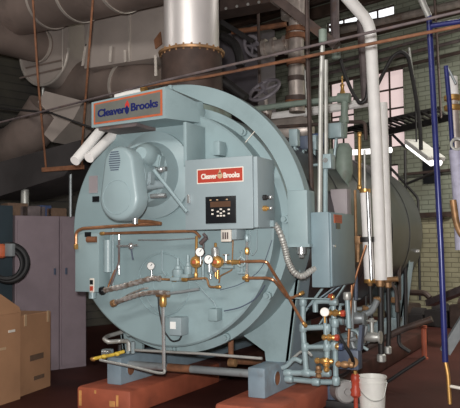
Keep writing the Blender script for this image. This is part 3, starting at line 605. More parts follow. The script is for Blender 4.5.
p = A(324.7, 312, y=Y0-.06); g = thing('pressure_gauge', p, 'bright white round gauge on the pale valve rack', 'gauge'); d = Vector((.3, -1, 0)).normalized()
MB().lathe(p-d*.03, d, [(0, .032), (.03, .038), (.036, .038), (.036, .033)], 20).build('gauge_case', 'cream', g); MB().lathe(p+d*.004, d, [(0, .032), (.004, .032)], 20).build('gauge_dial', 'dial', g); MB().cyl(p-Z_*.035, p-Z_*.09, .010).build('gauge_stem', 'brass', g)
vpipe('steam_trap_line', [(352, 285), (349, 330), (348, 350)], .012, 'copper', 'thin copper line dropping beside the side cabinet', y=.75)
vpipe('copper_tube', [(366, 245), (356, 275), (350, 300), (348, 318)], .010, 'copper', 'thin orange copper tube curving down behind side cabinet', 'tube', y=.9, fil=.15)
vpipe('black_hose', [(336, 324, .35), (340, 338, .35), (352, 356, .4), (354, 366, .5), (346, 374, .6), (335, 378, .8)], .016, 'rubber', 'black hose curling down in front of the blue actuators', 'hose', fil=.1)
# blue actuator block and pump
t = thing('feed_actuator', A(350, 360, y=.55), 'dark slate-blue actuator block with brass round port beside valve rack', 'actuator')
p = A(350, 359, y=.55); MB().box(p.x-.12, p.x+.09, .5, .62, p.z-.085, p.z+.085, bev=.01).build('actuator_body', 'slate', t)
p2 = A(353.5, 362, y=.5); MB().lathe(p2, -Y_, [(0, .045), (.02, .045), (.02, .028)], 16).build('round_port', 'brassd', t)
MB().bar(A(362, 325, y=.55), A(360, 350, y=.55), .07, .03).build('actuator_arm', 'slate', t)
p = A(344, 391, y=.9); t = thing('pump_motor', (p.x, 1.1, 0), 'small pump with round light grey motor beside red cylinder', 'pump')
ax = Vector((.55, -.8, .1)).normalized(); MB().lathe(p-ax*.14, ax, [(0, .09), (.02, .105), (.22, .105), (.24, .09), (.245, .03), (.27, .028)], 24).build('motor_body', 'motor', t)
MB().box(p.x-.22, p.x-.10, .95, 1.1, p.z-.12, p.z+.03, bev=.01).build('pump_head', 'slate', t); MB().box(p.x-.25, p.x+.15, .9, 1.25, 0, p.z-.10, bev=.01).build('pump_base', 'black', t)
p = A(355.5, 385, y=.85); t = thing('red_cylinder', (p.x, .85, p.z-.13), 'upright red-orange cylinder beside the white bucket', 'cylinder')
MB().lathe((p.x, .85, p.z-.11), Z_, [(0, .03), (.02, .048), (.07, .048), (.09, .036), (.13, .036), (.15, .042), (.19, .042), (.21, .03)], 18).build('cylinder_body', 'red', t); MB().cyl((p.x, .85, 0), (p.x, .85, p.z-.11), .02).build('standpipe', 'red', t)
MB().lathe((p.x, .85, p.z+.10), Z_, [(0, .018), (.06, .018)], 10).build('top_nipple', 'brass', t)
# bucket
p = A(372.5, 411, z=0); bk = thing('bucket', (p.x, p.y, 0), 'white plastic bucket with wire handle on red floor', 'bucket'); bx, by = p.x, p.y
MB().lathe((bx, by, 0), Z_, [(0, .11), (.02, .112), (.26, .127), (.262, .133), (.275, .133), (.277, .128), (.30, .129), (.302, .136), (.315, .136), (.315, .124), (.30, .122), (.02, .105)], 40, cap=False).build('bucket_wall', 'whitep', bk)
MB().lathe((bx, by, .01), Z_, [(0, .108), (.15, .114)], 32).build('waste_water', 'brassd', bk)
MB().tube([(bx-.13, by-.03, .27), (bx-.06, by-.12, .17), (bx+.04, by-.135, .11), (bx+.12, by-.06, .12), (bx+.14, by-.0, .27)], .005, 8, .08).build('wire_handle', 'galv', bk)
# black blowdown pipes and greenish clutter behind
for k, (pts, r, y, lb_) in enumerate((([(380.5, 283), (381, 340), (381.5, 358)], .030, 1.5, 'thick black drop pipe below the white pipes, nearer one'), ([(388, 284), (389, 330), (388, 350)], .024, 1.8, 'black drop pipe beside the thick one, further right'), ([(370, 282), (371.5, 322)], .018, 1.5, 'slim black pipe under the short metal jacketed pipe'))):
    t = thing('black_pipe', A(*pts[-1], y=y), lb_, 'pipe'); MB().tube([A(*q, y=y) for q in pts], r, 12).build('pipe_run', 'black', t)
    for q in (pts[0], pts[-1]): c = A(*q, y=y); MB().lathe(c-Z_*.04, Z_, [(0, r*1.1), (.01, r*1.5), (.07, r*1.5), (.08, r*1.1)], 10).build('pipe_union', 'brassd' if q == pts[0] else 'galv', t)
vpipe('brown_pipe', [(375, 282), (383, 280), (398, 279)], .025, 'brassd', 'short brown header pipe joining feet of the white pipes', y=1.55)
vpipe('brown_pipe', [(334, 362), (345, 358), (372, 345), (400, 330), (432, 319)], .035, 'iron', 'long dark brown pipe sloping up right near the floor', y=2.2)
vpipe('black_pipe', [(371, 392), (384, 384), (402, 372), (425, 357)], .018, 'black', 'black pipe lying along the floor behind the bucket', y=2.0)
p = A(424, 341, y=4.1); t = tag(MB().lathe((p.x, 4.1, 0), Z_, [(0, .05), (.02, .05), (.02, .035), (p.z+.16, .035), (p.z+.17, .045), (p.z+.2, .045)], 16).build('standpipe', 'pad'), 'upright dull red standpipe on the floor behind the drop pipes', 'pipe')
# pump cluster by the skid behind rack
for i, (px, py, s_, m, nm, lb_) in enumerate(((355, 318, 1.1, 'steel', 'feed_valve', 'grey cast valve behind the rack beside the boiler side'), (372, 337, .9, 'galv', 'feed_valve', 'pale flanged valve near the foot of the black pipes'), (340, 320, .9, 'conduit', 'feed_valve', 'blue-grey flanged valve directly behind the rack gauge'))):
    p = A(px, py, y=1.3); t = thing(nm, p, lb_, 'valve')
    MB().lathe(p-X_*.1*s_, X_, [(0, .07*s_), (.02, .07*s_), (.02, .04*s_), (.07*s_, .055*s_), (.13*s_, .055*s_), (.18*s_, .04*s_), (.18*s_, .07*s_), (.2*s_, .07*s_)], 16).build('valve_body', m, t)
    MB().cyl(p, p+Z_*.17*s_, .02).build('valve_stem', m, t); MB().torus(p+Z_*.17*s_, Z_, .05*s_, .009, 20, 6).build('hand_wheel', m, t)
vpipe('feed_pipe', [(335, 322), (352, 318), (372, 312), (377, 300)], .032, 'steel', 'grey feed water pipe along the boiler side behind the rack', y=1.35)
vpipe('feed_pipe', [(352, 300), (352, 345), (360, 356)], .020, 'steel', 'slim grey vertical feed pipe just behind the actuator block', y=1.2)

# ================================================================== LEFT FRONT FITTINGS
t = thing('gas_cock', A(110, 356, y=-.1), 'yellow handled gas cock lying on the left skid beam', 'valve')
MB().tube([A(92.5, 359, y=-.1), A(104, 356.5, y=-.1), A(112, 355, y=0), A(124, 351.5, y=.1)], .016, 10).build('yellow_pipe', 'yellow', t)
for q in ((93, 359, -.1), (104, 356.5, -.1), (117, 354, .02)): p = A(q[0], q[1], y=q[2]); MB().ball(p, .026, 10, (1.2, 1, .8)).build('brass_joint', 'brass' if q[0] < 100 else 'yellow', t)
p = A(120, 349, y=.1); MB().cyl(p-Z_*.04, p+Z_*.04, .02).build('black_cap', 'black', t)
p = A(109, 352, y=.08); t = thing('drain_valve', p, 'small grey valve body beside the yellow gas cock', 'valve'); MB().box(p.x-.05, p.x+.03, .02, .12, p.z-.05, p.z+.03, bev=.012).build('valve_body', 'panel', t); MB().cyl(p-X_*.02+Y_*-.06, p+X_*.05+Y_*-.06, .03).build('valve_bonnet', 'chrome', t)
ptube('pipe_loop', [(129, 351, .1), (128.5, 341, .1), (120, 341, .1), (108, 342, 0), (104, 339, 0), (108, 336, .2), (122, 332, .35)], .020, 'galv', 'grey pipe bent in a loop above the left skid beam', 'pipe', fil=.03)
b = MB(); 
for px in (133, 128): p = A(px, 348, y=.12); b.cyl(p-Z_*.05, p+Z_*.06, .020, n=10)
tag(b.build('pipe_stub', 'panel'), 'pair of joined grey stubs on top of the left skid beam', 'pipe fitting')

# ================================================================== STACK
st = thing('exhaust_stack', (0, .3, ZC+1.05), 'silver round exhaust stack with burnt dark collar above the boiler', 'chimney')
zj = A(191, 52, x=0).z; R = .262
MB().lathe((0, .3, zj), Z_, [(0, R), (H-.01-zj, R)], 56).build('stack_pipe', 'stack', st)
MB().lathe((0, .3, zj-.03), Z_, [(0, R+.05), (.02, R+.055), (.035, R+.02), (.04, R)], 56).build('joint_ring', 'brassd', st, 'rusty joint ring')
MB().lathe((0, .3, ZC+1.07), Z_, [(0, R+.035), (.1, R+.03), (zj-.03-ZC-1.07, R+.025)], 56).build('burnt_collar', 'collar', st, 'dark burnt collar')
MB().lathe((0, .3, ZC+1.0), Z_, [(0, .37), (.19, .37), (.20, .35), (.22, .33)], 56).build('stack_flange', 'gpipe', st, 'greenish flange at the base')
b = MB()
for k in range(24): t_ = 2*PI*k/24; b.cyl((.285*math.cos(t_), .3+.285*math.sin(t_), zj-.045), (.285*math.cos(t_), .3+.285*math.sin(t_), zj+.015), .010, n=6)
b.build('ring_bolt', 'brassd', st)['kind'] = 'stuff'
# white fluorescent tubes behind the nameplate hood
for (a, c, lb_) in (((101, 130), (75, 161), 'long white insulated pipe poking out below nameplate hood, left of two'), ((114, 134), (89, 158), 'white insulated pipe poking out below nameplate hood, right of two')):
    tag(MB().cyl(A(*a, y=-.15), A(*c, y=-.55), .045, n=18).build('white_pipe', 'white'), lb_, 'pipe')
t = thing('white_pipe', A(140, 91, y=-.05), 'white pipe with brass cap lying behind the nameplate hood top', 'pipe')
MB().cyl(A(116, 97, y=-.02), A(142, 90, y=-.02), .028).build('pipe_run', 'white', t); MB().cyl(A(142, 90, y=-.02), A(146, 89, y=-.02), .034, n=10).build('brass_cap', 'brass', t)

# ================================================================== DUCTS upper left
def bigtube(name, m, pts, r, label, cat='duct', seams=(), fil=None, y=None):
    P = [A(q[0], q[1], y=q[2]) for q in pts]; t = thing(name, P[0], label, cat)
    MB().tube(P, r, 40, fil).build('duct_run', m, t)
    for (k, f) in seams:
        q = P[k].lerp(P[k+1], f); d = (P[k+1]-P[k]).normalized(); MB().lathe(q-d*.02, d, [(0, r), (0, r+.014), (.04, r+.014), (.04, r)], 40, cap=False).build('seam_band', 'seam', t)
    return t
bigtube('round_duct', 'duct', [(-60, 26, 1.5), (60, -4, 1.1), (250, -56, .4)], .36, 'large brown round duct crossing the upper left under ceiling', seams=((0, .62), (0, .93), (1, .13), (1, .38)))
bigtube('elbow_duct', 'duct', [(-70, 24, .2), (-10, 32, 1.0), (40, 46, 1.9)], .235, 'stubby round inlet duct entering the round fan housing', seams=((1, .93),))
# fan scroll
p = A(49, 54, y=2.0); fan = thing('fan_housing', (p.x, 2, p.z-.5), 'flat round bottomed fan housing hanging at upper left', 'fan housing')
pts = []
R_ = .45
for i in range(25): t_ = PI+PI*i/24; pts.append(Vector((p.x+R_*math.cos(t_)*.93, 1.9, p.z+R_*math.sin(t_))))
pts += [Vector((p.x+R_*.93, 1.9, p.z+.8)), Vector((p.x-R_*.93, 1.9, p.z+.8))]
MB().prism(pts, (0, .5, 0)).build('scroll_body', 'ductl', fan)
b = MB(); b.tube([q+Y_*-.0 for q in pts[:25]], .022, 8, .01); b.build('rim_band', 'seam', fan)
b = MB(); b.tube([A(20, 78, y=1.88), A(62, 68, y=1.88)], .012); b.build('rib', 'duct', fan); b = MB(); b.tube([A(26, 68, y=1.88), A(62, 60, y=1.88)], .012); b.build('rib', 'duct', fan)
b = MB(); b.tube([A(62.5, 25, y=1.88), A(62.5, 72, y=1.88)], .008); b.build('panel_seam', 'seam', fan)
b = MB(); b.cyl(A(43, 88, y=2), A(41, 142, y=2), .02); b.build('drain_tube', 'galv', fan)
# plenum
a = A(84, 0, y=1.7); c = A(163, 62, y=1.7)
pl = thing('plenum_box', (a.x+.5, 1.8, c.z), 'boxy pale brown sheet metal plenum left of the stack', 'duct')
MB().box(a.x, c.x+.05, 1.7, 2.2, A(128, 62, y=1.7).z, A(128, -20, y=1.7).z, bev=.01).build('plenum_body', 'ductl', pl)
b = MB(); b.box(A(129.5, 10, y=1.7).x-.012, A(129.5, 10, y=1.7).x+.012, 1.685, 1.7, A(129, 62, y=1.7).z, A(129, 5, y=1.7).z); b.build('standing_seam', 'seam', pl)
for q0, q1 in (((125, 50), (125.5, 62)), ((111, 46), (110, 62)), ((90.5, 22), (86, 46)), ((86, 44), (82.5, 66)), ((155.5, 55), (156, 76))):
    b = MB(); b.bar(A(*q0, y=1.66), A(*q1, y=1.66), .035, .012, Y_); b.build('hanger_strap', 'seam', pl, 'pale hanger strap')
bigtube('lower_round_duct', 'duct', [(60, 92, 2.6), (100, 78, 2.2), (165, 92, 1.9)], .30, 'lower brown round duct running behind the nameplate', seams=((1, .45),))
b = MB(); p = A(158, 41, y=1.6); b.prism([p+Vector(q) for q in ((-.04, 0, -.09), (.05, 0, -.04), (.03, 0, .11), (-.06, 0, .02))], (0, .02, 0)); tag(b.build('orange_tag', 'rust'), 'small orange cloth tag hanging beside the stack', 'tag')
# tan dropping duct
poly = [A(45, 91, y=1.5), A(83, 101, y=1.5), A(74, 118, y=1.5), A(52, 142, y=1.5), A(27, 118, y=1.5)]
tag(MB().prism(poly, (0, .5, 0)).build('angled_duct', 'ductl'), 'pale tan angled rectangular duct below the fan housing', 'duct')
bigtube('curved_duct', 'duct', [(-30, 150, 1.8), (10, 150, 1.8), (34, 130, 1.6), (48, 108, 1.6)], .27, 'curved brown duct elbow sweeping down to the left edge', fil=.4)
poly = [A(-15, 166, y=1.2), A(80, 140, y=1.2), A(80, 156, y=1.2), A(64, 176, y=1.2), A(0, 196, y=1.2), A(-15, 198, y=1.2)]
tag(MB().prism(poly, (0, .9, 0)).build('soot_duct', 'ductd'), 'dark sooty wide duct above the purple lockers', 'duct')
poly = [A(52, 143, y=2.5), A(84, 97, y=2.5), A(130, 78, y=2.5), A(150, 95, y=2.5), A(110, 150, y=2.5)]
tag(MB().prism(poly, (0, .6, 0)).build('duct_flank', 'ductd'), 'black duct flank seen between tan duct and boiler', 'duct')  # flat duct flank in one even black
# rods and trapeze at left
tag(MB().tube([A(31, -30, y=.3), A(38, 80, y=.5), A(46, 168, y=1.0)], .012).build('hanger_rod', 'rust'), 'rusty hanger rod in front of fan housing, leftmost', 'rod')
tag(MB().tube([A(95, -30, y=.1), A(87, 80, y=.5), A(82, 146, y=1.0), A(82, 168, y=1.0)], .012).build('hanger_rod', 'rust'), 'rusty hanger rod just left of the plenum straps', 'rod')
tag(MB().bar(A(43, 170, y=1.0), A(83, 167, y=1.0), .05, .05).build('trapeze_bar', 'rust'), 'short rusty trapeze bar above the lockers', 'bar')
tag(MB().tube([A(70.5, 172, y=1.3), A(70.5, 217, y=1.3)], .018).build('hanger_rod', 'steel'), 'short grey rod rising from top of the lockers', 'rod')
# long pipes across the picture
def span(name, p0, p1, r, m, label, y0, y1, mid=(), cat='pipe'):
    return tag(MB().tube([A(*p0, y=y0)]+[A(q[0], q[1], y=q[2]) for q in mid]+[A(*p1, y=y1)], r, 10).build(name, m), label, cat)
span('conduit_line', (-6, 124), (470, 9), .011, 'rustgrey', 'long weathered conduit crossing in front of the stack, upper one', .5, -.45, mid=((160, 81.5, -.14),))
span('pipe_line', (140, 87), (470, 24), .013, 'rust', 'long rusty orange pipe crossing in front of stack, lower one', .0, -.25, mid=((210, 76, -.14),))
span('cable_line', (0, 108), (52, 113), .014, 'black', 'black cable line sagging at left under the fan housing', 1.3, 1.0)
span('cable_line', (40, 109), (92, 128), .012, 'black', 'thin black cable slanting behind nameplate hood left edge', .8, .6)

# ================================================================== LOCKERS etc
La = A(86, 366, z=0); dirv = Vector((-.52, -.855, 0)).normalized()
Lb = A(50, 370.5, z=0); dv = (Lb-La).normalized(); nv = Vector((dv.y, -dv.x, 0)); nv = nv if nv.x < 0 else -nv
hL = A(80, 217, y=La.y).z
def along(px):                       # distance along the locker row of a measured edge
    e = A(px, 280, y=La.y)-CP; e2 = Vector((e.x, e.y)); w_ = Vector((La.x-CP.x, La.y-CP.y)); d2 = Vector((dv.x, dv.y))
    return -(w_.x*e2.y-w_.y*e2.x)/(d2.x*e2.y-d2.y*e2.x)
Ltot = along(14)
kl = [0, along(59), Ltot]; nms = ('narrow purple-grey locker directly left of the boiler', 'wide purple-grey locker left of the narrow one')
for i in range(2):
    a, c = La+dv*kl[i], La+dv*kl[i+1]-dv*.012
    t = thing('locker', a, nms[i], 'locker')
    MB().prism([a, c, c+nv*.6, a+nv*.6], (0, 0, hL)).build('locker_body', 'locker', t)
    o_n = -nv*.018; d0, d1 = a+dv*.02, c-dv*.02
    MB().prism([d0, d1, d1+o_n, d0+o_n], (0, 0, hL-.1)).build('locker_door', 'locker', t).location.z += .05
    q = a.lerp(c, .12 if i else .8)-nv*.03
    MB().box(q.x-.01, q.x+.01, q.y-.01, q.y+.01, 1.18, 1.26).build('door_handle', 'slate', t)
b0 = La+dv*(Ltot+.02); b1 = b0+dv*.9
t = thing('dark_cabinet', b0, 'dark blue-black cabinet at the left edge beside the lockers', 'cabinet')
MB().prism([b0, b1, b1+nv*.7, b0+nv*.7], (0, 0, hL+.12)).build('cabinet_body', 'lockd', t); MB().prism([b0+dv*.05-nv*.01, b1-dv*.05-nv*.01, b1-dv*.05, b0+dv*.05], (0, 0, hL-.1)).build('cabinet_door', 'lockd', t)
# clutter on top of lockers
for (px, w, h, m, lb_) in ((21, .26, .16, 'cardin', 'brown dusty box on locker top, leftmost'), (36, .34, .13, 'rustgrey', 'wide greyish carton on locker top beside the leftmost box'), (49, .16, .14, 'bluebox', 'small dark blue carton on locker top'), (60, .28, .11, 'cardin', 'flat brown carton on locker top, rightmost')):
    f = (px-14)/72; q = La+dv*along(px)+nv*.22; ax_ = dv*w/2
    tag(MB().obox(q+Z_*(hL+h/2), ax_, nv*.12, Z_*h/2, .008).build('carton', m), lb_, 'box')
q = La+dv*along(31)+nv*.2; tag(MB().lathe(q+Z_*(hL+.13), Z_, [(0, .05), (.22, .05), (.24, .04)], 16).build('white_can', 'galv'), 'pale upright canister standing among the cartons', 'canister')
# reel and knob
q = A(3, 251, y=.5); t = thing('hose_reel', q, 'black coiled hose hanging on the dark cabinet at left edge', 'hose')
nn = -nv
MB().torus(A(9, 263, y=.5), (.5, -.86, 0), .20, .035, 32, 10).build('hose_coil', 'rubber', t)
MB().torus(A(7, 264, y=.47), (.5, -.86, 0), .165, .025, 32, 10).build('hose_coil', 'rubber', t)
tag(MB().lathe(A(0, 251, y=.4), nn, [(0, .06), (.05, .08), (.08, .06), (.09, .02)], 18).build('alarm_lamp', 'orange'), 'orange-red round lamp at the left edge of the picture', 'lamp')
q = A(12, 250, y=.42); tag(MB().box(q.x-.05, q.x+.05, .36, .42, q.z-.07, q.z+.07, bev=.008).build('wall_box', 'steel'), 'small grey box beside the orange-red lamp', 'box')
# cardboard boxes
def carton(px0, py0, px1, py1, top, label, dep, flap=False):
    a = A(px0, py0, z=0); c = A(px1, py1, z=0); d = (c-a); n_ = Vector((-d.y, d.x, 0)).normalized(); n_ = n_ if n_.dot(a-CP) > 0 else -n_
    h = A(px1, top, y=c.y).z; t = thing('cardboard_box', (a+c)/2, label, 'box')
    MB().prism([a, c, c+n_*dep, a+n_*dep], (0, 0, h), .004).build('box_body', 'card', t)
    m_ = (a+c)/2
    return t, a, c, n_, h, d
t, a, c, n_, h, d = carton(20, 397, 50.5, 386, 311, 'tall closed cardboard box standing by the lockers', .45)
dd = d.normalized()
for i, (f, z) in enumerate(((.52, .36), (.60, .14))):
    q = a.lerp(c, f)+Z_*z-n_*.003; MB().obox(q, dd*(.13-.03*i), n_*.003, Z_*(.03-.01*i)).build('printed_mark', 'cardin', t)
q = a.lerp(c, .15); MB().obox(q+Z_*(h-.05)-n_*.003, dd*.02, n_*.003, Z_*.06).build('tape_strip', 'tape', t)
q = a.lerp(c, .9); MB().obox(q+Z_*(h-.05)-n_*.003, dd*.02, n_*.003, Z_*.06).build('tape_strip', 'tape', t)
t, a, c, n_, h, d = carton(-25, 414, 20.5, 399, 312, 'open flapped cardboard box nearest the left edge', .4)
MB().prism([a+Z_*h, c+Z_*h, c+Z_*(h+.05)+n_*.02, a.lerp(c, .55)+Z_*(h+.22)+n_*.05, a+Z_*(h+.2)+n_*.05], n_*.008).build('box_flap', 'card', t)
dd = d.normalized(); MB().obox(a.lerp(c, .2)+Z_*(h*.62)-n_*.003, dd*.3, n_*.002, Z_*.012).build('tape_strip', 'tape', t)
q = a.lerp(c, .78)+Z_*h*.8-n_*.003; MB().obox(q, dd*.05, n_*.003, Z_*.012).build('hand_hole', 'cream', t)

# ================================================================== WHITE / BLUE POLES
t = thing('white_riser', A(381, 281, y=1.5), 'tall white insulated pipe with bent top, longest of the white pipes', 'pipe')
MB().tube([A(344, -6, y=1.1), A(370, 24, y=1.4), A(376, 140, y=1.5), A(381, 280, y=1.5)], .060, 20, .12).build('insulated_run', 'white', t)
tag(MB().tube([A(382, 103, y=1.75), A(387.5, 279, y=1.75)], .055, 20).build('white_riser', 'white'), 'shorter white insulated pipe right behind the tallest one', 'pipe')
t = thing('jacketed_pipe', A(368, 282, y=1.45), 'short shiny white metal jacketed pipe left of the white pipes', 'pipe')
MB().tube([A(365, 191, y=1.45), A(369.5, 281, y=1.45)], .050, 20).build('jacket', 'white', t)
for yy in (191, 281): p = A(365 if yy < 200 else 369.5, yy, y=1.45); MB().lathe(p-Z_*.02, Z_, [(0, .052), (.01, .056), (.04, .056), (.04, .03)], 20).build('end_band', 'brass', t)
ym = 1.45
MB().tube([A(367.5, 192, y=1.36), A(371.5, 280, y=1.36)], .018, 12).build('chrome_rod', 'chrome', t)
t = thing('pipe_clamp', A(366, 240, y=1.35), 'black clamp gripping the metal jacketed pipe', 'clamp'); p = A(367, 240, y=1.42)
MB().lathe(p-Z_*.02, Z_, [(0, .055), (0, .07), (.05, .07), (.05, .055)], 20, cap=False).build('clamp_band', 'black', t); MB().box(p.x-.13, p.x-.06, 1.38, 1.46, p.z-.04, p.z+.04, bev=.005).build('clamp_valve', 'brassd', t); MB().cyl(A(358, 236, y=1.4), A(358, 262, y=1.4), .018).build('valve_drop', 'brassd', t)
# blue poles
bp = thing('blue_pole', A(446, 365, y=2.0), 'long dark blue pole with top branch, the taller of two', 'pole')
MB().tube([A(429, 16, y=1.0), A(433, 90, y=1.0), A(441, 250, y=1.0), A(445.3, 362, y=1.0)], .027, 16).build('pole_run', 'blue', bp)
MB().tube([A(430, 26, y=1.0), A(470, 20, y=1.0)], .024, 12).build('top_branch', 'blue', bp)
MB().tube([A(429, 17, y=1.0), A(418, -8, y=1.0)], .030, 12).build('white_extension', 'galv', bp, 'pale pipe above the blue pole')
MB().tube([A(445.3, 361, y=1.0), A(448, 374, y=1.0), A(450, 404, y=1.0)], .018).build('copper_foot', 'brass', bp)
MB().tube([A(449, 386, y=1.0), A(470, 390, y=1.0)], .014).build('side_tube', 'cream', bp)
tag(MB().tube([A(446, 66, y=1.3), A(450, 110, y=1.3), A(454.5, 180, y=1.3)], .022, 14).build('blue_pole', 'blue'), 'short dark blue pole near the right edge', 'pole')
tag(MB().tube([A(447, 66, y=1.3), A(451, 74, y=1.3), A(456, 84, y=1.3)], .012, 10).build('cap_rod', 'steel'), 'thin steel rod tipping from the short blue pole', 'rod')
t = thing('white_column', A(456, 245, y=1.5), 'white pipe with brass collars at the right edge', 'pipe')
MB().tube([A(452, 78, y=1.5), A(457, 170, y=1.5)], .05, 16).build('column_run', 'insul', t); MB().tube([A(451.5, 77, y=1.5), A(452.6, 95, y=1.5)], .056, 16).build('white_sleeve', 'white', t)
for yy in (98, 108): p = A(452.5, yy, y=1.5); MB().lathe(p-Z_*.03, Z_, [(0, .06), (.01, .08), (.05, .08), (.06, .06)], 12).build('brass_collar', 'brass', t)
tag(MB().tube([A(455.5, 150, y=1.2), A(459, 190, y=1.2), A(462, 250, y=1.2)], .06, 14).build('webbing_strap', 'lav'), 'pale lavender hose hanging at the right edge', 'hose')
tag(MB().torus(A(457, 144, y=1.15), (.3, -1, 0), .05, .014, 20, 8).build('rope_ring', 'galv'), 'pale ring on the lavender hose top', 'ring')
tag(MB().tube([A(453, 200, y=1.1), A(456, 222, y=1.1), A(460, 232, y=1.1), A(463, 236, y=1.1)], .03, 12).build('brass_elbow', 'brassd'), 'brass elbow at the right edge below the ring', 'pipe fitting')
# grey timber brace lower right
tag(MB().bar(A(445, 352, y=1.6), A(466, 318, y=1.6), .10, .05, (-.45, .9, 0)).build('grey_brace', 'steel'), 'grey slanted brace at the lower right edge', 'brace')
tag(MB().bar(A(430, 303, y=6.0), A(470, 287, y=5.2), .16, .1).build('timber_rail', 'rustgrey'), 'weathered timber rail at the right below the brick wall', 'rail')

# ================================================================== RIGHT MID CLUTTER (on top of and beside the shell)
def pl_(name, pts, r, m, label, y, cat='pipe', **k): return ptube(name, pts, r, m, label, cat, y=y, **k)
pl_('green_header', [(252, 109.5), (300, 103), (345, 98)], .035, 'gpipe', 'dull green horizontal pipe above the boiler ending at a tee', 2.0)
t = thing('relief_tee', A(345, 178, y=2.0), 'green cast pipe tee with brass spindle standing on the boiler', 'valve')
MB().tube([A(345, 96, y=2), A(343.5, 138, y=2)], .040, 14).build('riser', 'gpipe', t); MB().cyl(A(338, 98, y=2), A(350, 98, y=2), .055).build('tee_arm', 'gpipe', t)
p = A(344, 120, y=2); MB().cyl(p-Z_*.03, p+Z_*.03, .055, n=8).build('union_nut', 'gpipe', t)
p = A(342.5, 94, y=2); MB().lathe(p, Z_, [(0, .035), (.05, .02), (.08, .018), (.1, .028), (.12, .01), (.2, .008)], 10).build('brass_spindle', 'brass', t)
p = A(344, 170, y=2); MB().lathe(p-Z_*.15, Z_, [(0, .05), (.04, .075), (.12, .095), (.38, .095), (.44, .06)], 20).build('strainer_body', 'gpipe', t)
MB().tube([A(344, 170, y=2), A(334, 165, y=1.95), A(330, 150, y=1.95)], .05, 12, .1).build('side_outlet', 'gpipe', t)
MB().tube([A(346, 180, y=2), A(346, 200, y=2)], .035).build('lower_pipe', 'gpipe', t)
pl_('white_header', [(262, 118.5), (300, 113), (340, 107), (372, 101.5)], .058, 'white', 'white insulated horizontal pipe passing behind the tall conduits', 3.2)
pl_('brown_header', [(277, 127), (310, 125), (345, 122), (365, 122), (366, 140)], .022, 'iron', 'thin dark brown horizontal pipe below the white one', 2.4)
pl_('dark_riser', [(304.5, -160), (308, 70), (311, 170), (313, 215)], .022, 'iron', 'very dark vertical pipe just left of the pale conduit', .75)
pl_('dark_riser', [(256, -120), (259, 60), (260, 90)], .020, 'iron', 'dark vertical pipe crossing behind the handwheels', 2.6)
pl_('grey_column', [(333, -110), (335, 30), (336, 56)], .055, 'rustgrey', 'thick weathered grey hanging pipe near the bright upper window', 2.8)
pl_('grey_column', [(361, 20), (364, 70), (366, 102)], .055, 'rustgrey', 'weathered pipe directly left of the tall white pipe', 3.0)
def ebox(px, py, y, w, h, d, m, label, name='electrical_box', cat='box', stub=True):
    p = A(px, py, y=y); t = thing(name, (p.x, y, p.z-h/2), label, cat)
    MB().box(p.x-w/2, p.x+w/2, y-d/2, y+d/2, p.z-h/2, p.z+h/2, bev=.008).build('box_body', m, t)
    MB().box(p.x-w/2+.012, p.x+w/2-.012, y-d/2-.006, y-d/2, p.z-h/2+.012, p.z+h/2-.012, bev=.002).build('box_cover', m, t)
    if stub: MB().cyl((p.x, y, p.z-h/2-.09), (p.x, y, p.z-h/2), .018).build('conduit_stub', 'conduit', t)
    return t
ebox(294.5, 138, 1.0, .09, .17, .08, 'conduit', 'small pale grey box on stub behind davit arm')
ebox(305, 143, 1.4, .10, .14, .1, 'slate', 'dark grey control box left of the blue motor')
ebox(314, 143, 1.6, .08, .16, .1, 'conduit', 'pale box on boiler top beside the blue motor')
ebox(320, 141, 1.9, .16, .16, .12, 'bluebox', 'dark blue motor box on top of the boiler', 'blue_motor', 'motor')
ebox(336, 131, 1.75, .15, .16, .12, 'conduit', 'light grey-blue round box in front of green tee')
ebox(341, 203, 1.3, .17, .27, .14, 'pinkbox', 'beige-grey box with dark side behind the side cabinet', 'beige_box')
pl_('flex_loop', [(297, 148), (297, 162), (306, 167), (318, 164), (328, 168), (334, 160), (336, 140)], .014, 'conduit', 'looping pale conduit below the boxes on boiler top', 1.1, 'conduit', fil=.1)
pl_('flex_loop', [(303, 150), (304, 170), (312, 182), (319, 176)], .012, 'conduit', 'small grey cable loop left of the pale conduit riser', 1.2, 'conduit', fil=.1)
t = pl_('brass_column', [(359.5, 135), (359.5, 188)], .018, 'brass', 'yellow brass vertical sight column left of white pipes', 1.6, ends=(0, 1))
pl_('thin_rod', [(364.5, 150), (365, 191)], .012, 'galv', 'thin pale rod beside the brass column', 1.5, 'rod'); pl_('thin_rod', [(355, 190), (356, 235), (357, 262)], .014, 'brassd', 'thin brown rod descending behind the beige-grey box', 1.6, 'rod')
pl_('black_cable', [(337, 48), (345, 75), (352, 92), (360, 104), (366, 100), (369, 80)], .020, 'black', 'thick black cable drooping in a U left of white pipe', 2.2, 'cable', fil=.15)
pl_('black_cable', [(376, 88), (385, 70), (393, 56), (401, 51), (408, 56), (413, 80), (420, 122), (421, 150)], .024, 'black', 'thick black cable arching over right of white pipe', 3.0, 'cable', fil=.25)
pl_('thin_pipe', [(409, 48), (412, 70), (420, 118)], .015, 'galv', 'thin pale pipe running beside the arched black cable', 3.2)
pl_('thin_pipe', [(431, -60), (437, 40), (441, 118)], .018, 'iron', 'thin brown vertical pipe right of the tall blue pole top', 5.0)
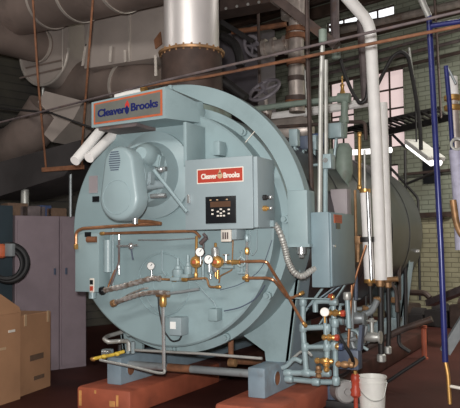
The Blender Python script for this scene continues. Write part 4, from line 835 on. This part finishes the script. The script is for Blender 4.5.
# long horizontal pipes on the back wall
def wallpipe(x0, y0, x1, y1, r, m, label, v): return tag(MB().tube([A(x0, y0, v=v), A(x1, y1, v=v)], r, 10).build('wall_pipe', m), label, 'pipe')
wallpipe(312, 77, 470, 38, .035, 'rustgrey', 'weathered pipe along back wall, lowest but one at right', 8.2)
wallpipe(312, 88, 470, 50, .035, 'iron', 'dark pipe along back wall just above the big window', 8.2)
wallpipe(300, 72, 470, 27, .030, 'rustgrey', 'weathered pipe along back wall above window', 8.1)
wallpipe(334, 32, 470, 1, .075, 'insul', 'thick lagged pipe along back wall high at right', 7.9)
wallpipe(330, 27, 420, 13, .035, 'iron', 'brown pipe just under the bright upper window', 8.0)
wallpipe(250, 70, 322, 55, .04, 'iron', 'dark pipe along back wall behind handwheels', 8.2)
# roof angle beam diagonal
t = tag(MB().bar(A(276, -2, y=1.0), A(337, 46, y=1.0), .09, .09).build('angle_beam', 'iron'), 'dark steel angle slanting down from roof near the white pipe', 'beam')
p = A(336, 52, y=1.1); tag(MB().lathe(p-Z_*.07, Z_, [(0, .03), (.01, .045), (.1, .045), (.12, .03)], 10).build('beam_coupling', 'gpipe'), 'small green coupling at end of the slanting angle', 'pipe fitting')
# channel bracket and braces behind the stack
a = A(219, 10, y=2.2); c = A(272, 1, y=2.2)
t = thing('channel_beam', c, 'heavy brown steel channel with holes right of the stack', 'beam'); MB().bar(A(205, 13, y=2.2), A(275, 0, y=2.2), .30, .14).build('channel_web', 'iron', t)
for k in range(4): q = A(226+11*k, 8.5-2.1*k, y=2.04); MB().lathe(q, -Y_, [(0, .018), (.006, .018)], 10).build('bolt_hole', 'galv', t)
tag(MB().bar(A(222, 22, y=2.3), A(252, 41, y=2.3), .08, .06).build('black_brace', 'black'), 'black slanting brace under the brown channel', 'brace')
pl_('brown_header', [(232, 32), (262, 28), (286, 24)], .035, 'rust', 'short rusty pipe behind the slanting brace', 3.2)
# grey tank panel behind the stack + arc duct
p0 = A(217, 100, v=5.4); p1 = A(258, 100, v=5.4)
t = thing('grey_tank', (p0+p1)/2-Z_*1.0, 'flat grey tank side partly hidden between stack and handwheels', 'tank')
b = MB(); zt_ = A(240, 30, v=5.4).z; b.prism([Vector((p0.x, p0.y, 2.2)), Vector((p1.x, p1.y, 2.2)), Vector((p1.x, p1.y, zt_)), Vector((p0.x, p0.y, zt_))], NV*.5); b.build('tank_side', 'greyp', t)
pl_('black_elbow', [(222, 36), (234, 42), (239, 55), (240, 66)], .06, 'black', 'thick black elbow pipe right of the stack', 3.0, fil=.2)
pl_('black_elbow', [(219, 78), (228, 84), (238, 92), (246, 98)], .05, 'black', 'black pipe end with knuckle just above boiler top', 1.6)
# handwheels
def hwheel(px, py, y, R, ax, label, m='iron'):
    p = A(px, py, y=y); t = thing('handwheel', p, label, 'handwheel'); ax = Vector(ax).normalized(); a = ax.orthogonal().normalized(); b2 = ax.cross(a)
    MB().torus(p, ax, R, .022, 32, 8).build('wheel_rim', m, t)
    for k in range(5): th = 2*PI*k/5; MB().cyl(p, p+(a*math.cos(th)+b2*math.sin(th))*R, .016, n=8).build('spoke', m, t)
    MB().cyl(p-ax*.04, p+ax*.10, .03, n=10).build('hub', m, t)
hwheel(264.5, 90, 2.4, .20, (-.15, -.75, .72), 'large spoked iron handwheel tilted above the boiler', 'greyp'); hwheel(252.5, 46, 2.6, .13, (.95, -.45, .1), 'narrow edge-on handwheel above the large one', 'greyp')
p = A(266, 106, y=2.4); t = thing('stop_valve', p, 'silver cast stop valve under the large handwheel', 'valve'); MB().lathe(p-Z_*.18, Z_, [(0, .05), (.06, .06), (.12, .075), (.17, .06), (.19, .025), (.3, .02)], 18).build('valve_body', 'insul', t); MB().cyl(p-Z_*.20-X_*.02, p-Z_*.05, .07, n=10).build('bonnet', 'iron', t)
p = A(290, 131, y=2.6); t = tag(MB().lathe(p-X_*.32, X_, [(0, .10), (.03, .17), (.5, .17), (.6, .12), (.63, .03)], 28).build('lagged_valve', 'insul'), 'silver lagged valve body resting on the boiler top', 'valve')
t = thing('lagged_riser', A(297, 110, y=2.6), 'thick silver lagged vertical pipe with rusty flanges beside tall dark pipe', 'pipe')
MB().tube([A(300, -6, y=2.6), A(297, 14, y=2.6), A(296, 40, y=2.6), A(297, 112, y=2.6)], .10, 20, .12).build('riser_run', 'insul', t)
MB().tube([A(292, -8, y=2.6), A(293, 18, y=2.6)], .15, 20).build('upper_elbow', 'insul', t)
for yy, rr_, m in ((30, .13, 'rust'), (37, .14, 'rust'), (63, .125, 'rust'), (79, .112, 'iron'), (99, .14, 'iron'), (103, .14, 'rust')): p = A(296.5, yy, y=2.6); MB().lathe(p-Z_*.03, Z_, [(0, rr_), (.06, rr_)], 20).build('flange', m, t)
MB().tube([A(305, 70, y=2.5), A(307, 106, y=2.5)], .012).build('side_rod', 'galv', t)
t = thing('cross_pipe', A(262, 52, y=2.6), 'horizontal silver lagged pipe with flanges joining the thick riser', 'pipe')
MB().tube([A(263, 49, y=2.6), A(290, 44, y=2.6)], .085, 18).build('pipe_run', 'insul', t)
for xx in (265, 274, 286): p = A(xx, 49-(xx-263)*.18, y=2.6); MB().lathe(p-X_*.02, X_, [(0, .12), (.04, .12)], 18).build('flange', 'insul', t)

# ladder cable tray
t = thing('ladder_tray', A(400, 120, v=6.5), 'black ladder shaped cable tray sloping across back wall', 'cable tray')
ra0, ra1 = A(372, 136, v=6.6), A(452, 117, v=5.9); rb0, rb1 = A(346, 130, v=7.3), A(440, 109, v=7.3)
for p_, q_ in ((ra0, ra1), (rb0, rb1)): MB().bar(p_, q_, .04, .10).build('side_rail', 'black', t)
for k in range(15): f = (k+.5)/15; MB().bar(ra0.lerp(ra1, f), rb0.lerp(rb1, f), .05, .03).build('rung', 'black', t)
# light fixture
def fluor(pa, pb, v, label, w=.16):
    a = A(*pa, v=v); c = A(*pb, v=v-.3); t = thing('fluorescent_light', (a+c)/2, label, 'light')
    d = (c-a).normalized(); s_ = d.cross(Z_).normalized(); u_ = s_.cross(d)
    MB().obox((a+c)/2+u_*.04, (c-a)/2, s_*w/2, u_*.03, .008).build('fixture_body', 'whitep', t)
    for s in (-.35, .35): MB().cyl(a+s_*w*s*.6-u_*.015, c+s_*w*s*.6-u_*.015, .045, n=10).build('lamp_tube', 'tube', t)
    for f in (.15,): q = a.lerp(c, f)+u_*.07; MB().cyl(q, q+Z_*.9, .012).build('hanging_rod', 'black', t)
    return t
fluor((412, 144), (436, 162), 4.6, 'tilted white fluorescent fixture hanging left of the blue pole', .26)
tag(MB().cyl(A(345, 153, v=6.8), A(391, 150, v=6.8), .05, n=12).build('fluorescent_tube', 'tube'), 'distant horizontal lit fluorescent tube behind the white pipes', 'light')
# stair rails behind boiler
st_ = thing('stair_frame', A(405, 300, v=7.4), 'thin black stair and handrail frame behind boiler rear', 'stair rail')
for pp in ([(390, 132), (391, 215), (394, 300)], [(405, 150), (406, 220), (408, 300)], [(390, 132), (406, 148), (440, 148)], [(385, 162), (400, 178), (418, 198), (419, 250), (420, 300)], [(406, 184), (440, 170)]):
    MB().tube([A(x, y, v=7.4) for x, y in pp], .025, 8).build('rail', 'black', st_)
# dark machinery along the back wall bottom
for (x0, x1, yt, m, lb_) in ((384, 404, 300, 'iron', 'dark brown crate by back wall near boiler rear'), (404, 424, 312, 'ductd', 'black low machine base by back wall, mid one'), (424, 448, 306, 'ductd', 'black low machine by back wall behind the blue pole'), (449, 475, 299, 'iron', 'dark low machine by back wall at the right edge')):
    a = A(x0, 318, v=7.6); c = A(x1, 318, v=7.6); zt_ = A((x0+x1)/2, yt, v=7.6).z
    t = thing('low_machine', Vector((a.x, a.y, 0)), lb_, 'machine'); a.z = c.z = 0
    MB().prism([a, c-UV*.03, c-UV*.03+NV*.7, a+NV*.7], (0, 0, zt_*.8), .02).build('machine_body', m, t); q = (a+c)/2+NV*.2; MB().cyl(q+Z_*zt_*.8-UV*.12, q+Z_*zt_*.8+UV*.12, .12, n=16).build('machine_drum', m, t)
tag(MB().tube([A(404, 296, v=7.2), A(407, 292, v=7.2), A(425, 293, v=7.2), A(430, 298, v=7.2)], .05).build('brown_pipe', 'iron'), 'short brown pipe along the back wall over low machines', 'pipe')

# side stop and trim on the boiler's right side
sd_ = [(357, 225, .9), (358, 250, 1.2)]
pl_('side_piping', [(350, 222), (350, 260), (356, 275), (356, 300)], .018, 'slate', 'thin dark piping down the boiler side behind cabinet', 1.0)
pl_('side_piping', [(398, 230), (399, 300)], .03, 'iron', 'dark vertical pipe at the boiler rear', 4.2)
pl_('side_piping', [(405, 240), (406, 330)], .03, 'black', 'black vertical pipe right of boiler rear', 4.6)
for (x, y, s) in ((412, 232, 'upper'), (414, 251, 'lower')): p = A(x, y, y=4.9); tag(MB().box(p.x-.09, p.x+.09, 4.82, 4.86, p.z-.018, p.z+.018).build('rear_bracket', 'galv'), '%s small pale bracket on boiler rear edge' % s, 'bracket')

# dense small piping along the boiler side, right of the valve rack
for nm, pts, r, m, lb_, y in (
    ('drain_line', [(378, 300), (372, 306), (362, 309), (352, 309)], .020, 'steel', 'grey drain line running left from black drop pipes', 1.5),
    ('drain_line', [(336, 342), (350, 340), (364, 336), (366, 326)], .022, 'steel', 'grey drain line turning upward behind the slate actuator', 1.15),
    ('drain_line', [(398, 300), (399, 345), (410, 352)], .022, 'black', 'black drain line standing near the boiler rear leg', 2.6),
    ('drain_line', [(366, 296), (366, 345)], .014, 'black', 'slim black drain line left of the thick black pipe', 1.6),
    ('drain_line', [(346, 329), (358, 331), (360, 345), (368, 350)], .014, 'conduit', 'thin pale drain line stepping down beside actuator arm', 1.0),
    ('drain_line', [(391, 283), (396, 290), (397, 312)], .018, 'iron', 'brown drain line right of the black drop pipes', 1.9),
    ('blowdown_pipe', [(356, 236), (372, 236), (374, 262), (376, 282)], .014, 'iron', 'thin dark pipe looping behind the metal jacketed pipe', 1.9),
    ('blowdown_pipe', [(386, 225), (387, 262), (394, 284)], .016, 'iron', 'thin dark pipe just right of the white risers', 3.2),
    ('gas_line', [(292, 359), (300, 352), (306, 350), (312, 356)], .012, 'galv', 'thin bent pale line at the foot of valve rack', .4)):
    tag(MB().tube([A(*q, y=y) for q in pts], r, 10, .05).build(nm, m), lb_, 'pipe')
for (px, py, y, lb_) in ((366, 309, 1.5, 'brass union on the drain line left of black pipes'), (377, 300, 1.45, 'brass union at the top of slim black pipes'), (360, 336, 1.1, 'dull brass union behind the slate actuator'), (394, 300, 2.5, 'dull brass union near the boiler rear leg')):
    p = A(px, py, y=y); tag(MB().lathe(p-X_*.035, X_, [(0, .022), (.01, .034), (.06, .034), (.07, .022)], 8).build('pipe_union', 'brassd'), lb_, 'pipe fitting')
# look-alikes share a group phrase
GR = {'drain_line': 'drain lines beside the boiler', 'blowdown_pipe': 'thin dark pipes behind the white risers', 'pipe_union': 'dull brass unions beside the boiler', 'concrete_pad': 'concrete pads under the boiler', 'copper_pipe': 'copper pipes on the boiler front', 'foil_conduit': 'foil wrapped hoses on the boiler door', 'bracing_rod': 'steel rods under the boiler door',
      'pressure_gauge': 'pressure gauges on boiler front and valve rack', 'brass_regulator': 'brass regulators on the boiler door', 'brass_union': 'brass unions on the door piping', 'pipe_nipple': 'nipples beside the regulators',
      'gas_valve': 'servo bodies on the boiler door', 'grey_tube': 'thin grey tubes on the boiler door', 'conduit_riser': 'conduits rising from the side cabinet', 'black_pipe': 'black drop pipes', 'brown_pipe': 'brown pipes at right',
      'feed_valve': 'flanged valves behind the rack', 'feed_pipe': 'feed pipes behind the rack', 'white_pipe': 'white pipes by the nameplate hood', 'hanger_rod': 'hanger rods at upper left', 'cable_line': 'black cables at upper left',
      'locker': 'purple-grey lockers', 'carton': 'cartons on the locker top', 'cardboard_box': 'cardboard boxes on the floor', 'white_riser': 'tall white insulated pipes', 'blue_pole': 'blue poles at right',
      'dark_riser': 'dark vertical pipes', 'grey_column': 'weathered hanging pipes', 'flex_loop': 'conduit loops on the boiler top', 'electrical_box': 'small boxes on the boiler top', 'thin_rod': 'thin rods beside the brass column',
      'black_cable': 'thick black cables by the white pipe', 'thin_pipe': 'thin vertical pipes at right', 'wall_pipe': 'pipes along the back wall', 'black_elbow': 'black pipe ends right of the stack', 'handwheel': 'iron handwheels above the boiler',
      'low_machine': 'low machines by the back wall', 'rear_bracket': 'brackets on the boiler rear edge', 'brown_header': 'brown horizontal pipes above the boiler', 'side_piping': 'dark piping beside the boiler', 'vertical_rod': 'upright rods on the boiler door'}
for o in bpy.data.objects:
    if o.parent is None and o.name.split('.')[0] in GR: o['group'] = GR[o.name.split('.')[0]]

# ================================================================== LIGHT
def area(name, loc, rot, sx, sy, e, col=(1, 1, 1)):
    l = bpy.data.lights.new(name, 'AREA'); l.shape = 'RECTANGLE'; l.size = sx; l.size_y = sy; l.energy = e; l.color = col
    o = bpy.data.objects.new(name, l); C.objects.link(o); o.location = loc; o.rotation_euler = rot; return o
area('ceiling_lamp_front', (1.0, -4.6, 4.9), (math.radians(38), 0, math.radians(8)), 3.0, .5, 75, (1, .97, .92))
area('ceiling_lamp_middle', (2.8, 3.6, 5.4), (0, 0, 0), 2.5, .6, 35, (1, .96, .9))
area('ceiling_lamp_left', (-3.2, -1.5, 4.6), (math.radians(20), 0, 0), 1.6, .4, 18, (1, .95, .9))
area('wall_fill_back', (4.2, 5.0, 5.0), (math.radians(35), 0, math.radians(-10)), 2.5, .5, 330, (1, .97, .88))  # unseen fill light added to brighten the back wall
fl = bpy.data.lights.new('camera_flash', 'POINT'); fl.energy = 1050; fl.shadow_soft_size = .05; fl.color = (1, .98, .96)
fo = bpy.data.objects.new('camera_flash', fl); C.objects.link(fo); fo.location = CP+u2*.14-r2*.05
w = bpy.data.worlds.new('world'); bpy.context.scene.world = w; w.use_nodes = True
w.node_tree.nodes['Background'].inputs[0].default_value = (.75, .8, .9, 1); w.node_tree.nodes['Background'].inputs[1].default_value = .5
vs = bpy.context.scene.view_settings; vs.view_transform = 'Standard'; vs.look = 'None'; vs.gamma = 1; vs.exposure = .28; vs.use_curve_mapping = False
